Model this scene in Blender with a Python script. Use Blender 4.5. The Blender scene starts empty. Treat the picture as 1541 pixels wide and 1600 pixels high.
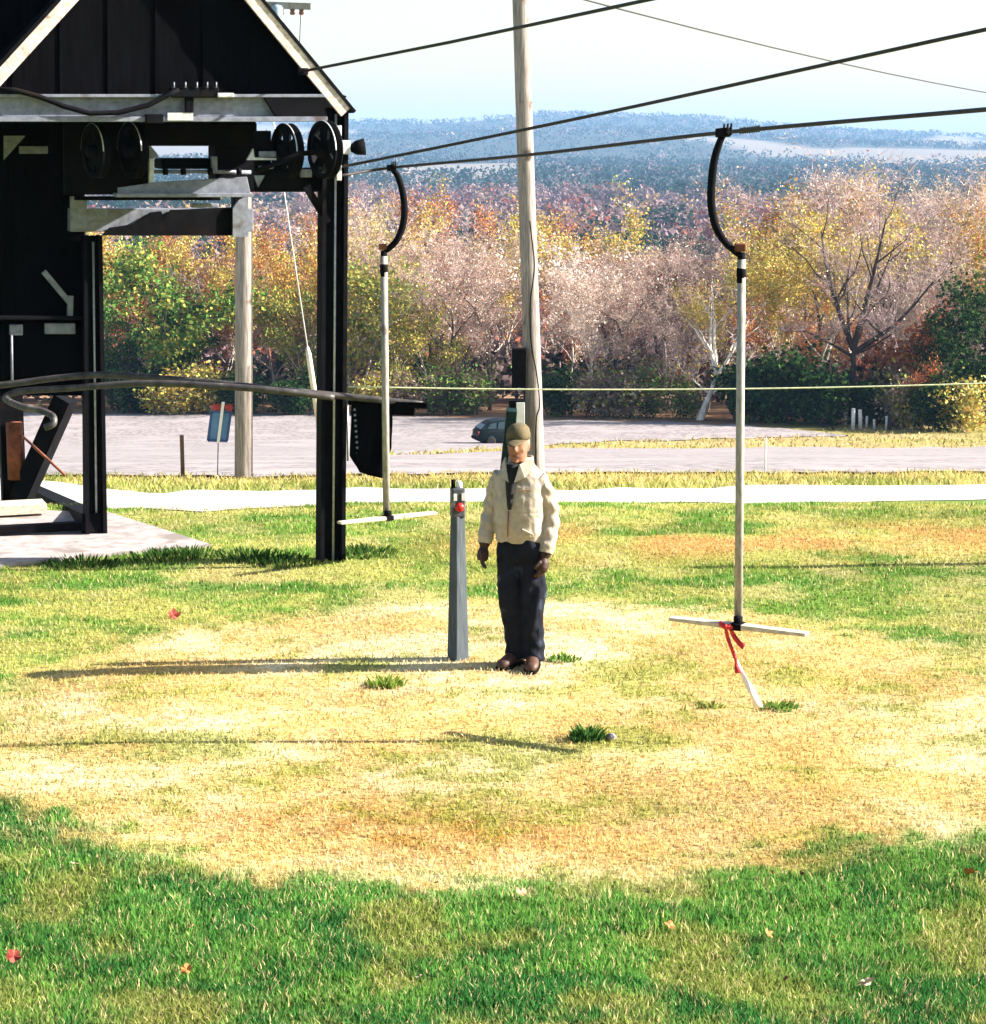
import bpy, bmesh, math, random
import numpy as np
from mathutils import Vector, Matrix, noise as mnoise

# ------------------------------------------------------------------ camera, sky, sun, exposure
scene = bpy.context.scene
COL = scene.collection
PI = math.pi
F = 3400.0                      # focal length in pixels of the 1541 x 1600 photograph
CX, CY, HZ = 770.5, 800.0, 215.0
CAMZ = 3.73                     # eye height above the level turning circle
TH = math.atan((CY - HZ) / F)

cam_data = bpy.data.cameras.new("camera")
cam_data.sensor_fit = 'HORIZONTAL'
cam_data.sensor_width = 36.0
cam_data.lens = 36.0 * F / 1541.0
cam_data.clip_start = 0.1
cam_data.clip_end = 30000
cam = bpy.data.objects.new("camera", cam_data)
cam.location = (0, 0, CAMZ)
cam.rotation_euler = (PI / 2 - TH, 0, 0)
COL.objects.link(cam)
scene.camera = cam

SUN_EL, SUN_AZ = math.radians(27.0), math.radians(3.0)      # azimuth measured from +X towards +Y
world = bpy.data.worlds.new("World")
scene.world = world
world.use_nodes = True
wn = world.node_tree
bg = wn.nodes.get("Background") or wn.nodes.new("ShaderNodeBackground")
sky = wn.nodes.new("ShaderNodeTexSky")
sky.sky_type = 'NISHITA'
sky.sun_disc = False
sky.sun_elevation = SUN_EL
sky.sun_rotation = PI / 2 - SUN_AZ
sky.air_density = 1.0
sky.dust_density = 1.2
sky.ozone_density = 0.0
wn.links.new(sky.outputs[0], bg.inputs[0])
bg.inputs[1].default_value = 0.055

sun_data = bpy.data.lights.new("sun", 'SUN')
sun_data.energy = 5.0
sun_data.angle = math.radians(0.5)
sun_data.color = (1.0, 0.93, 0.82)
sun = bpy.data.objects.new("sun", sun_data)
sdir = Vector((math.cos(SUN_EL) * math.cos(SUN_AZ), math.cos(SUN_EL) * math.sin(SUN_AZ), math.sin(SUN_EL)))
sun.rotation_euler = sdir.to_track_quat('Z', 'Y').to_euler()
sun.location = (40, 0, 60)
COL.objects.link(sun)

vs = scene.view_settings
vs.view_transform = 'Standard'
vs.look = 'None'
vs.gamma = 1.0
vs.use_curve_mapping = False
vs.exposure = 2.15
try:
    scene.cycles.max_bounces = 6
    scene.cycles.volume_bounces = 0
    scene.cycles.transparent_max_bounces = 6
except Exception:
    pass

# ------------------------------------------------------------------ helpers
def P(px, py, Y):
    """Point of the place seen at photo pixel (px, py), Y metres ahead of the camera."""
    a = (CY - py) / F
    fy = math.cos(TH) + math.sin(TH) * a
    fz = -math.sin(TH) + math.cos(TH) * a
    k = Y / fy
    return Vector(((px - CX) / F * k, Y, CAMZ + fz * k))

def tag(o, label=None, cat=None, group=None, kind=None):
    if label: o["label"] = label
    if cat: o["category"] = cat
    if group: o["group"] = group
    if kind: o["kind"] = kind
    return o

def thing(name, label, cat, loc=(0, 0, 0), rz=0.0, group=None):
    o = bpy.data.objects.new(name, None)
    o.empty_display_size = 0.2
    o.location = loc
    o.rotation_euler = (0, 0, rz)
    COL.objects.link(o)
    return tag(o, label, cat, group)

class MB:
    """Collects boxes, beams, tubes and lofts for ONE mesh object."""
    def __init__(self):
        self.v, self.f, self.s = [], [], []
    def add(self, vs, fs, smooth=False):
        o = len(self.v)
        self.v += [tuple(p) for p in vs]
        self.f += [tuple(i + o for i in f) for f in fs]
        self.s += [smooth] * len(fs)
        return self
    def box(self, c, size, R=None, taper=None):
        c = Vector(c); sx, sy, sz = [s / 2 for s in size]
        vs = []
        for z in (-1, 1):
            k = 1 if (taper is None or z < 0) else taper
            for x, y in ((-1, -1), (1, -1), (1, 1), (-1, 1)):
                p = Vector((x * sx * k, y * sy * k, z * sz))
                vs.append(c + (R @ p if R else p))
        return self.add(vs, [(0, 3, 2, 1), (4, 5, 6, 7), (0, 1, 5, 4), (1, 2, 6, 5), (2, 3, 7, 6), (3, 0, 4, 7)])
    def beam(self, p0, p1, w, h, up=(0, 0, 1), w1=None, h1=None):
        p0, p1 = Vector(p0), Vector(p1)
        d = (p1 - p0).normalized(); up = Vector(up)
        s = d.cross(up)
        if s.length < 1e-4: s = d.cross(Vector((0, 1, 0)))
        s.normalize(); u = s.cross(d).normalized()
        w1 = w if w1 is None else w1; h1 = h if h1 is None else h1
        vs = []
        for p, a, b in ((p0, w, h), (p1, w1, h1)):
            for x, y in ((-1, -1), (1, -1), (1, 1), (-1, 1)):
                vs.append(p + s * (x * a / 2) + u * (y * b / 2))
        return self.add(vs, [(0, 3, 2, 1), (4, 5, 6, 7), (0, 1, 5, 4), (1, 2, 6, 5), (2, 3, 7, 6), (3, 0, 4, 7)])
    def tube(self, pts, r, n=8, cap=True, flat=1.0, smooth=True):
        pts = [Vector(p) for p in pts]
        R = r if isinstance(r, (list, tuple)) else [r] * len(pts)
        rings, prev = [], None
        for i, p in enumerate(pts):
            t = (pts[min(i + 1, len(pts) - 1)] - pts[max(i - 1, 0)])
            if t.length < 1e-9: t = Vector((0, 0, 1))
            t.normalize()
            if prev is None:
                a = Vector((0, 0, 1)) if abs(t.z) < 0.9 else Vector((1, 0, 0))
                s = t.cross(a).normalized()
            else:
                s = (prev - t * prev.dot(t))
                s = s.normalized() if s.length > 1e-6 else t.orthogonal().normalized()
            prev = s
            u = t.cross(s)
            rings.append([p + s * (R[i] * math.cos(2 * PI * k / n)) + u * (R[i] * flat * math.sin(2 * PI * k / n)) for k in range(n)])
        return self.loft(rings, cap, smooth)
    def loft(self, rings, cap=True, smooth=True):
        n = len(rings[0]); vs = [q for r in rings for q in r]; fs = []
        for i in range(len(rings) - 1):
            for k in range(n):
                a, b = i * n + k, i * n + (k + 1) % n
                fs.append((a, b, b + n, a + n))
        if cap:
            fs.append(tuple(reversed(range(n))))
            fs.append(tuple(range((len(rings) - 1) * n, len(rings) * n)))
        return self.add(vs, fs, smooth)
    def lathe(self, prof, c=(0, 0, 0), n=24, R=None, smooth=True, sx=1, sy=1):
        c = Vector(c); rings = []
        for r, z in prof:
            ring = []
            for k in range(n):
                p = Vector((r * sx * math.cos(2 * PI * k / n), r * sy * math.sin(2 * PI * k / n), z))
                ring.append(c + (R @ p if R else p))
            rings.append(ring)
        return self.loft(rings, True, smooth)
    def ball(self, c, r, n=12, m=8, R=None):
        rx, ry, rz = (r, r, r) if not isinstance(r, (tuple, list)) else r
        prof = [(max(1e-4, math.sin(PI * i / m)), -math.cos(PI * i / m) * rz) for i in range(m + 1)]
        return self.lathe(prof, c, n, R, True, rx, ry)
    def mesh(self, name, origin=(0, 0, 0)):
        me = bpy.data.meshes.new(name)
        o = Vector(origin)
        me.from_pydata([(x - o.x, y - o.y, z - o.z) for x, y, z in self.v], [], self.f)
        me.polygons.foreach_set("use_smooth", self.s)
        me.update()
        return me
    def build(self, name, mat, parent=None, origin=None):
        if origin is None:
            origin = parent_origin(parent)
        return link(name, self.mesh(name, origin), mat, parent)

def parent_origin(p):
    o = Vector((0, 0, 0))
    while p is not None:
        o += p.location
        p = p.parent
    return o

def link(name, me, mat, parent=None):
    ob = bpy.data.objects.new(name, me)
    if mat is not None and not me.materials:
        me.materials.append(mat)
    COL.objects.link(ob)
    if parent is not None:
        ob.parent = parent
    return ob

def bevel(ob, w=0.006, seg=2):
    m = ob.modifiers.new("bevel", 'BEVEL'); m.width = w; m.segments = seg; m.limit_method = 'ANGLE'
    return ob

def copy_tree(o, parent=None):
    c = o.copy(); COL.objects.link(c)
    if parent is not None: c.parent = parent
    for ch in list(o.children): copy_tree(ch, c)
    return c

# ---- numpy value noise
def _hash(ix, iy, seed):
    h = (ix.astype(np.int64) * 374761393 + iy.astype(np.int64) * 668265263 + seed * 1442695041) & 0x7fffffff
    h = ((h ^ (h >> 13)) * 1274126177) & 0x7fffffff
    return ((h ^ (h >> 16)) & 0xffff) / 65535.0
def vnoise(x, y, seed=0):
    x = np.asarray(x, float); y = np.asarray(y, float)
    ix, iy = np.floor(x), np.floor(y); fx, fy = x - ix, y - iy
    fx = fx * fx * (3 - 2 * fx); fy = fy * fy * (3 - 2 * fy)
    a = _hash(ix, iy, seed); b = _hash(ix + 1, iy, seed); c = _hash(ix, iy + 1, seed); d = _hash(ix + 1, iy + 1, seed)
    return (a * (1 - fx) + b * fx) * (1 - fy) + (c * (1 - fx) + d * fx) * fy
def fbm(x, y, seed=0, o=4):
    t, a, s = 0, 0.5, 0
    for i in range(o):
        t = t + a * vnoise(x * 2 ** i + 17.3 * i, y * 2 ** i - 9.1 * i, seed + i); s += a; a *= 0.5
    return t / s
def sstep(a, b, x):
    t = np.clip((np.asarray(x, float) - a) / (b - a), 0, 1)
    return t * t * (3 - 2 * t)

# ---- materials
def nt(name):
    m = bpy.data.materials.new(name); m.use_nodes = True
    t = m.node_tree; t.nodes.clear()
    out = t.nodes.new("ShaderNodeOutputMaterial")
    return m, t, out
def mat(name, col, rough=0.7, var=0.25, scale=6.0, bump=0.0, metal=0.0, stretch=(1, 1, 1), col2=None, spec=0.3, patch=None):
    """Principled material whose colour wanders with two noises (wear, grain) and a small bump."""
    m, t, out = nt(name); N, L = t.nodes, t.links
    b = N.new("ShaderNodeBsdfPrincipled"); b.inputs["Roughness"].default_value = rough
    b.inputs["Metallic"].default_value = metal
    b.inputs["Specular IOR Level"].default_value = spec
    tc = N.new("ShaderNodeTexCoord"); mp = N.new("ShaderNodeMapping"); mp.inputs["Scale"].default_value = stretch
    L.new(tc.outputs["Object"], mp.inputs[0])
    n1 = N.new("ShaderNodeTexNoise"); n1.inputs["Scale"].default_value = scale; n1.inputs["Detail"].default_value = 6
    n1.inputs["Roughness"].default_value = 0.65
    L.new(mp.outputs[0], n1.inputs["Vector"])
    r = N.new("ShaderNodeValToRGB")
    c2 = col2 or tuple(min(1, c * (1 + 2 * var)) for c in col)
    r.color_ramp.elements[0].position = 0.32; r.color_ramp.elements[1].position = 0.68
    r.color_ramp.elements[0].color = (*[c * (1 - var) for c in col], 1)
    r.color_ramp.elements[1].color = (*c2, 1)
    L.new(n1.outputs["Fac"], r.inputs[0])
    src = r.outputs[0]
    if patch:
        pc, ps, pt = patch
        n2 = N.new("ShaderNodeTexNoise"); n2.inputs["Scale"].default_value = ps; n2.inputs["Detail"].default_value = 5
        L.new(tc.outputs["Object"], n2.inputs["Vector"])
        r2 = N.new("ShaderNodeValToRGB"); r2.color_ramp.elements[0].position = pt; r2.color_ramp.elements[1].position = pt + 0.1
        L.new(n2.outputs["Fac"], r2.inputs[0])
        mx = N.new("ShaderNodeMixRGB"); mx.inputs[2].default_value = (*pc, 1)
        L.new(r2.outputs[0], mx.inputs[0]); L.new(src, mx.inputs[1]); src = mx.outputs[0]
    L.new(src, b.inputs["Base Color"])
    if bump:
        bp = N.new("ShaderNodeBump"); bp.inputs["Strength"].default_value = bump; bp.inputs["Distance"].default_value = 0.003
        L.new(n1.outputs["Fac"], bp.inputs["Height"]); L.new(bp.outputs[0], b.inputs["Normal"])
    L.new(b.outputs[0], out.inputs[0])
    return m
def tint_mat(name, trans=0.35, rough=0.8, scale=0.6, var=0.3):
    """Leaf / blade material: per-leaf colour attribute 'tint', diffuse plus translucent."""
    m, t, out = nt(name); N, L = t.nodes, t.links
    at = N.new("ShaderNodeAttribute"); at.attribute_name = "tint"
    tc = N.new("ShaderNodeTexCoord")
    n1 = N.new("ShaderNodeTexNoise"); n1.inputs["Scale"].default_value = scale; n1.inputs["Detail"].default_value = 3
    L.new(tc.outputs["Object"], n1.inputs["Vector"])
    mr = N.new("ShaderNodeMapRange"); mr.inputs[1].default_value = 0.3; mr.inputs[2].default_value = 0.7
    mr.inputs[3].default_value = 1 - var; mr.inputs[4].default_value = 1 + var
    L.new(n1.outputs["Fac"], mr.inputs[0])
    mu = N.new("ShaderNodeVectorMath"); mu.operation = 'SCALE'
    L.new(at.outputs["Color"], mu.inputs[0]); L.new(mr.outputs[0], mu.inputs["Scale"])
    d = N.new("ShaderNodeBsdfDiffuse"); tr = N.new("ShaderNodeBsdfTranslucent")
    L.new(mu.outputs[0], d.inputs[0]); L.new(mu.outputs[0], tr.inputs[0])
    mx = N.new("ShaderNodeMixShader"); mx.inputs[0].default_value = trans
    L.new(d.outputs[0], mx.inputs[1]); L.new(tr.outputs[0], mx.inputs[2])
    L.new(mx.outputs[0], out.inputs[0])
    return m

def np_mesh(name, verts, faces, tint=None, smooth=False):
    """verts (n,3), faces (m,k) arrays; tint per face (m,3) -> corner colour attribute."""
    me = bpy.data.meshes.new(name)
    nv, (nf, k) = len(verts), faces.shape
    me.vertices.add(nv); me.vertices.foreach_set("co", np.ascontiguousarray(verts, np.float32).ravel())
    me.loops.add(nf * k); me.loops.foreach_set("vertex_index", np.ascontiguousarray(faces, np.int32).ravel())
    me.polygons.add(nf)
    me.polygons.foreach_set("loop_start", np.arange(0, nf * k, k, dtype=np.int32))
    me.polygons.foreach_set("loop_total", np.full(nf, k, np.int32))
    me.update(calc_edges=True)
    if smooth: me.polygons.foreach_set("use_smooth", np.ones(nf, bool))
    if tint is not None:
        a = me.color_attributes.new("tint", 'FLOAT_COLOR', 'CORNER')
        c = np.ones((nf * k, 4), np.float32)
        c[:, :3] = np.repeat(tint, k, axis=0)
        a.data.foreach_set("color", c.ravel())
    me.validate()
    return me

BARK_DARK = mat("bark dark", (0.035, 0.027, 0.024), 0.9, 0.4, 3, 0.4, stretch=(1, 1, 0.3))
BARK_GREY = mat("bark grey", (0.36, 0.31, 0.27), 0.9, 0.35, 3, 0.4, stretch=(1, 1, 0.3))
BARK_PALE = mat("bark birch", (0.62, 0.56, 0.50), 0.85, 0.3, 4, 0.2, stretch=(1, 1, 0.5), patch=((0.1, 0.08, 0.07), 3.0, 0.62))
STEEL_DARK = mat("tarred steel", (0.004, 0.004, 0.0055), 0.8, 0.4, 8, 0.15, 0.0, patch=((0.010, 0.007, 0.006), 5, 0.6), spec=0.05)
STEEL_GREY = mat("galvanised steel", (0.165, 0.175, 0.22), 0.5, 0.25, 14, 0.1, 0.15, patch=((0.10, 0.08, 0.08), 4, 0.62))
STEEL_PALE = mat("worn bare steel", (0.50, 0.50, 0.50), 0.45, 0.2, 20, 0.1, 0.3)
RUST = mat("rusty steel", (0.16, 0.05, 0.025), 0.8, 0.4, 10, 0.3)
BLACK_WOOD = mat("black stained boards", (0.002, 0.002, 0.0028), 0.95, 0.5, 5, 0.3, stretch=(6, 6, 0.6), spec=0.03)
CREAM_WOOD = mat("weathered rake board", (0.55, 0.45, 0.40), 0.85, 0.3, 8, 0.3, stretch=(3, 3, 3), patch=((0.30, 0.20, 0.18), 12, 0.58))
POLE_WOOD = mat("weathered pole timber", (0.21, 0.185, 0.17), 0.95, 0.4, 5, 0.9, stretch=(9, 9, 0.5), patch=((0.09, 0.07, 0.06), 3, 0.62), spec=0.05)
GREY_WOOD = mat("grey timber", (0.20, 0.19, 0.18), 0.9, 0.35, 7, 0.5, stretch=(9, 9, 0.6))
PALE_WOOD = mat("pale bar timber", (0.45, 0.38, 0.30), 0.8, 0.25, 6, 0.3, stretch=(1, 9, 9))
CABLE = mat("steel rope", (0.02, 0.016, 0.016), 0.6, 0.4, 30, 0.4)
LEAF = tint_mat("leaf", 0.22)
BLADE = tint_mat("grass blade", 0.4, scale=0.35, var=0.18)

# ------------------------------------------------------------------ terrain
_PY = np.array([-60, -10, 0, 3, 5.5, 8.5, 11, 16, 21.3, 26.2, 30.5, 35, 45, 60, 80, 100, 117, 131, 150, 165, 200, 300, 600, 1000, 2000, 3000, 9000], float)
_PZ = np.array([20, 4.7, 2.05, 1.15, 0.6, 0.13, 0, 0, 0, -0.74, -1.2, -1.75, -3.05, -5.1, -7.9, -10.6, -12.8, -14.05, -15.0, -16.0, -20, -28, -34, -37, -39, -37, -37], float)
_h = np.diff(_PY); _d = np.diff(_PZ) / _h
_m = np.zeros_like(_PY); _m[0], _m[-1] = _d[0], _d[-1]
for _i in range(1, len(_PY) - 1):
    if _d[_i - 1] * _d[_i] > 0:
        w1, w2 = 2 * _h[_i] + _h[_i - 1], _h[_i] + 2 * _h[_i - 1]
        _m[_i] = (w1 + w2) / (w1 / _d[_i - 1] + w2 / _d[_i])
def profile(Y):
    Y = np.clip(np.asarray(Y, float), _PY[0], _PY[-1])
    i = np.clip(np.searchsorted(_PY, Y) - 1, 0, len(_h) - 1)
    t = (Y - _PY[i]) / _h[i]
    return ((2 * t**3 - 3 * t**2 + 1) * _PZ[i] + (t**3 - 2 * t**2 + t) * _h[i] * _m[i]
            + (-2 * t**3 + 3 * t**2) * _PZ[i + 1] + (t**3 - t**2) * _h[i] * _m[i + 1])
_SKX = np.array([-3000, -600, 200, 545, 700, 790, 840, 920, 1010, 1100, 1180, 1280, 1400, 1541, 2200, 4000], float)
_SKY = np.array([205, 188, 193, 194, 191, 184, 179, 181, 184, 188, 197, 204, 211, 217, 205, 214], float)
def H(x, y):
    x = np.asarray(x, float); y = np.asarray(y, float)
    z = profile(y)
    z = z + (fbm(x * 0.5, y * 0.5, 3, 3) - 0.5) * 0.07 * sstep(60, 20, y)
    z = z + (fbm(x * 0.02, y * 0.02, 5, 3) - 0.5) * 1.2 * sstep(150, 300, y)
    z = z + (fbm(x * 0.0025, y * 0.0025, 9, 4) - 0.5) * 22 * sstep(500, 2200, y)
    px = CX + F * x / np.maximum(y, 1)
    crest = CAMZ + (HZ - np.interp(px, _SKX, _SKY)) / F * 6000 + (fbm(x * 0.0012, y * 0.0012, 12, 4) - 0.5) * 26
    rise = sstep(3100, 6000, y)
    z = z * (1 - rise) + crest * rise - 90 * sstep(6000, 8200, y)
    mid = np.exp(-((y - 3900 - (fbm(x * 0.0006, x * 0 + 3, 21, 2) - 0.5) * 800) / 420.0) ** 2)
    return z + mid * 14
def Hs(x, y):
    return float(H(np.array([x]), np.array([y]))[0])
def G(px, py):
    """Where the sight line through a photo pixel meets the ground."""
    a, b = 2.0, None
    Y = 2.0
    while Y < 9000:
        p = P(px, py, Y)
        if p.z < Hs(p.x, p.y):
            b = Y; break
        a = Y; Y *= 1.02
    if b is None: return P(px, py, 9000)
    for _ in range(25):
        m = (a + b) / 2; p = P(px, py, m)
        if p.z < Hs(p.x, p.y): b = m
        else: a = m
    return P(px, py, b)
def on(x, y, dz=0.0):
    return Vector((x, y, Hs(x, y) + dz))

def edge(pix):
    """Pixel polyline on the ground -> (u = x / y, distance y) table."""
    g = [G(a, b) for a, b in pix]
    return np.array([p.x / p.y for p in g]), np.array([p.y for p in g])
ROAD_LO = edge([(-700, 770), (-150, 772), (50, 784), (170, 796), (300, 797), (500, 791), (880, 785), (1541, 783), (2200, 776)])
ROAD_HI = edge([(-700, 744), (-150, 744), (50, 749), (150, 763), (260, 771), (420, 767), (540, 763), (880, 766), (1541, 758), (2200, 752)])
def road_lo(u): return np.interp(u, *ROAD_LO) + (vnoise(u * 60, u * 0, 31) - 0.5) * 0.5
def road_hi(u): return np.interp(u, *ROAD_HI) + (vnoise(u * 50, u * 0 + 5, 32) - 0.5) * 0.7
def pxu(p): return (p - CX) / F
def lot_lo(u): return np.interp(u, [pxu(-700), pxu(60), pxu(200), pxu(400), pxu(560), pxu(860), pxu(1541), pxu(2300)], [40, 35.5, 36.2, 35.2, 36.5, 37.5, 38.5, 40]) + (fbm(u * 60, u * 0, 33) - 0.5) * 2.2
def strip_lo(u): return np.interp(u, [pxu(560), pxu(617), pxu(775), pxu(880), pxu(1541), pxu(2300)], [66, 68, 94, 112, 115, 112]) + (fbm(u * 70, u * 0, 34) - 0.5) * 8
def strip_hi(u): return np.interp(u, [pxu(560), pxu(617), pxu(775), pxu(880), pxu(1160), pxu(1541), pxu(2300)], [66, 73, 107, 122, 127, 131, 132]) + (fbm(u * 70, u * 0, 35) - 0.5) * 5
def lot_hi(u): return np.interp(u, [pxu(-700), pxu(500), pxu(600), pxu(800), pxu(1000), pxu(1160), pxu(1300), pxu(1330)], [149, 148, 145, 144, 141, 138.5, 131.5, 128]) + (fbm(u * 80, u * 0, 36) - 0.5) * 3

PAD = [G(-420, 900), G(0, 888), G(120, 874), G(330, 856), G(172, 806), G(0, 800), G(-420, 800)]
def in_pad(x, y):
    x = np.asarray(x); y = np.asarray(y); ins = np.zeros(x.shape, bool); n = len(PAD)
    for i in range(n):
        a, b = PAD[i], PAD[(i + 1) % n]
        c = ((a.y > y) != (b.y > y)) & (x < (b.x - a.x) * (y - a.y) / (b.y - a.y + 1e-12) + a.x)
        ins ^= c
    return ins

def lerp3(a, b, t):
    return np.asarray(a) * (1 - t)[:, None] + np.asarray(b) * t[:, None]
def ground_tint(x, y):
    """Colour of the plants / soil growing at a spot (dry turning circle, lush bank, thin turf, leaf litter, far fields)."""
    x = np.asarray(x, float); y = np.asarray(y, float)
    big, mid, fine = fbm(x * 0.6, y * 0.6, 41), fbm(x * 1.7, y * 1.7, 42), fbm(x * 7, y * 7, 43)
    grit = fbm(x * 19, y * 19, 45, 3)
    straw = lerp3((0.56, 0.41, 0.16), (0.78, 0.67, 0.42), sstep(0.40, 0.60, 0.35 * mid + 0.35 * fine + 0.3 * grit))
    straw = lerp3(straw, np.full((len(x), 3), (0.30, 0.20, 0.09)), sstep(0.60, 0.70, 0.5 * grit + 0.5 * fine) * 0.8)
    straw = lerp3(straw, np.full((len(x), 3), (0.50, 0.33, 0.11)), sstep(0.50, 0.64, 0.65 * big + 0.35 * fine) * 0.7)
    warm = np.exp(-(((x + 0.5) / 1.1) ** 2 + ((y - 11.5) / 0.55) ** 2))
    straw = lerp3(straw, np.full((len(x), 3), (0.44, 0.24, 0.07)), np.clip(warm * 1.3 * sstep(0.3, 0.6, 0.5 * mid + 0.5 * fine), 0, 1))
    straw = lerp3(straw, np.full((len(x), 3), (0.26, 0.30, 0.055)), sstep(0.53, 0.66, 0.6 * fbm(x * 1.1 + 9, y * 1.6, 47) + 0.4 * fine) * 0.75)
    lush = lerp3((0.040, 0.155, 0.036), (0.115, 0.265, 0.05), sstep(0.36, 0.62, 0.5 * mid + 0.5 * fine))
    lush = lerp3(lush, np.full((len(x), 3), (0.26, 0.28, 0.07)), sstep(0.52, 0.70, fbm(x * 2.3, y * 2.3, 48)) * 0.75)
    lush = lerp3(lush, np.full((len(x), 3), (0.40, 0.33, 0.12)), sstep(9.0, 7.6, y) * sstep(0.45, 0.6, fine) * 0.7)
    turf = lerp3((0.36, 0.36, 0.10), (0.15, 0.26, 0.045), sstep(0.40, 0.60, 0.6 * mid + 0.4 * fine))
    turf = lerp3(turf, np.full((len(x), 3), (0.10, 0.22, 0.035)), sstep(0.53, 0.66, fbm(x * 0.9 + 3, y * 1.5, 44)))
    turf = lerp3(turf, np.full((len(x), 3), (0.55, 0.45, 0.20)), sstep(0.50, 0.66, fbm(x * 1.3, y * 1.3 + 7, 46) * 0.6 + 0.4 * fine) * 0.6)
    bare = np.exp(-((y - 19.9 - 0.10 * x) / 0.9) ** 2) * sstep(-1.5, 1.0, x)
    turf = lerp3(turf, np.full((len(x), 3), (0.50, 0.30, 0.10)), np.clip(bare * 1.1 * sstep(0.25, 0.6, mid), 0, 1))
    turf = lerp3(turf, np.full((len(x), 3), (0.10, 0.24, 0.04)), np.clip(np.exp(-((y - 23.5) / 1.3) ** 2) * sstep(0.5, 2.5, x) * sstep(0.35, 0.6, mid), 0, 1) * 0.75)
    d = np.hypot((x - 0.2) * 0.93, y - 13.9) - 3.45 + (big - 0.5) * 0.8 + (fine - 0.5) * 0.9
    front = sstep(14.6, 13.6, y - 0.0 * x)
    out = lerp3(turf, lush, front)
    c = lerp3(straw, out, sstep(-0.32, 0.26, d))
    k = sstep(27, 34, y)
    verge = lerp3((0.44, 0.36, 0.13), (0.26, 0.27, 0.07), sstep(0.42, 0.60, fbm(x * 0.5, y * 0.5, 51)))
    c = lerp3(c, verge, k)
    litter = lerp3((0.24, 0.13, 0.075), (0.34, 0.21, 0.12), sstep(0.4, 0.6, fbm(x * 0.3, y * 0.3, 52)))
    meadow = lerp3((0.42, 0.33, 0.15), (0.34, 0.30, 0.10), sstep(0.4, 0.6, fbm(x * 0.2, y * 0.4, 54)))
    c = lerp3(c, meadow, sstep(60, 75, y))
    c = lerp3(c, litter, sstep(134, 142, y + (fbm(x * 0.2, y * 0.2, 55) - 0.5) * 6))
    far = lerp3((0.16, 0.10, 0.10), (0.09, 0.09, 0.06), sstep(0.42, 0.58, fbm(x * 0.006, y * 0.004, 53)))
    far = lerp3(far, np.full((len(x), 3), (0.045, 0.055, 0.042)), sstep(900, 1700, y))
    far = lerp3(far, np.full((len(x), 3), (0.26, 0.22, 0.18)), field_mask(x, y))
    return lerp3(c, far, sstep(200, 330, y))
def field_mask(x, y):
    x = np.asarray(x, float); y = np.asarray(y, float)
    u = x / np.maximum(y, 1)
    f = fbm(u * 9 + 4, np.log(np.maximum(y, 1)) * 5.0, 61, 3)
    return sstep(0.66, 0.71, f) * sstep(1500, 2300, y)

def terrain():
    rows = list(np.arange(-30, 4, 1.5)) + list(np.arange(4, 6.5, 0.25)) + list(np.arange(6.5, 28, 0.10)) + list(np.arange(28, 42, 0.22)) + list(np.arange(42, 160, 1.2))
    y = 160.0
    while y < 8200:
        rows.append(y); y *= 1.025
    rows = np.array(rows + [8300.0])
    nc = 261
    s = np.linspace(-1, 1, nc); s = np.sign(s) * (0.32 * np.abs(s) + 0.68 * np.abs(s) ** 3)
    half = np.where(rows < 0, 40 + 0.5 * np.abs(rows), 40 + 0.8 * rows)
    X = s[None, :] * half[:, None]; Y = np.repeat(rows[:, None], nc, 1)
    x, y = X.ravel(), Y.ravel(); z = H(x, y)
    n = len(rows)
    i = (np.arange(n - 1)[:, None] * nc + np.arange(nc - 1)[None, :]).ravel()
    faces = np.stack([i, i + 1, i + nc + 1, i + nc], 1)
    me = np_mesh("ground", np.stack([x, y, z], 1), faces, smooth=True)
    a = me.color_attributes.new("tint", 'FLOAT_COLOR', 'POINT')
    c = np.ones((len(x), 4), np.float32); c[:, :3] = ground_tint(x, y)
    a.data.foreach_set("color", c.ravel())
    m, t, out = nt("turf and soil"); N, L = t.nodes, t.links
    at = N.new("ShaderNodeAttribute"); at.attribute_name = "tint"
    geo = N.new("ShaderNodeNewGeometry")
    n1 = N.new("ShaderNodeTexNoise"); n1.inputs["Scale"].default_value = 22; n1.inputs["Detail"].default_value = 6
    n2 = N.new("ShaderNodeTexNoise"); n2.inputs["Scale"].default_value = 0.9; n2.inputs["Detail"].default_value = 6
    L.new(geo.outputs["Position"], n1.inputs["Vector"]); L.new(geo.outputs["Position"], n2.inputs["Vector"])
    ad = N.new("ShaderNodeMath"); ad.operation = 'ADD'
    L.new(n1.outputs["Fac"], ad.inputs[0]); L.new(n2.outputs["Fac"], ad.inputs[1])
    mr = N.new("ShaderNodeMapRange"); mr.inputs[1].default_value = 0.7; mr.inputs[2].default_value = 1.3
    mr.inputs[3].default_value = 0.45; mr.inputs[4].default_value = 1.0
    L.new(ad.outputs[0], mr.inputs[0])
    sc = N.new("ShaderNodeVectorMath"); sc.operation = 'SCALE'
    L.new(at.outputs["Color"], sc.inputs[0]); L.new(mr.outputs[0], sc.inputs["Scale"])
    b = N.new("ShaderNodeBsdfPrincipled"); b.inputs["Roughness"].default_value = 0.95; b.inputs["Specular IOR Level"].default_value = 0.1
    bp = N.new("ShaderNodeBump"); bp.inputs["Strength"].default_value = 0.6; bp.inputs["Distance"].default_value = 0.006
    L.new(n1.outputs["Fac"], bp.inputs["Height"]); L.new(bp.outputs[0], b.inputs["Normal"])
    L.new(sc.outputs[0], b.inputs["Base Color"]); L.new(b.outputs[0], out.inputs[0])
    tag(link("ground", me, m), kind="structure")
terrain()

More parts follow.
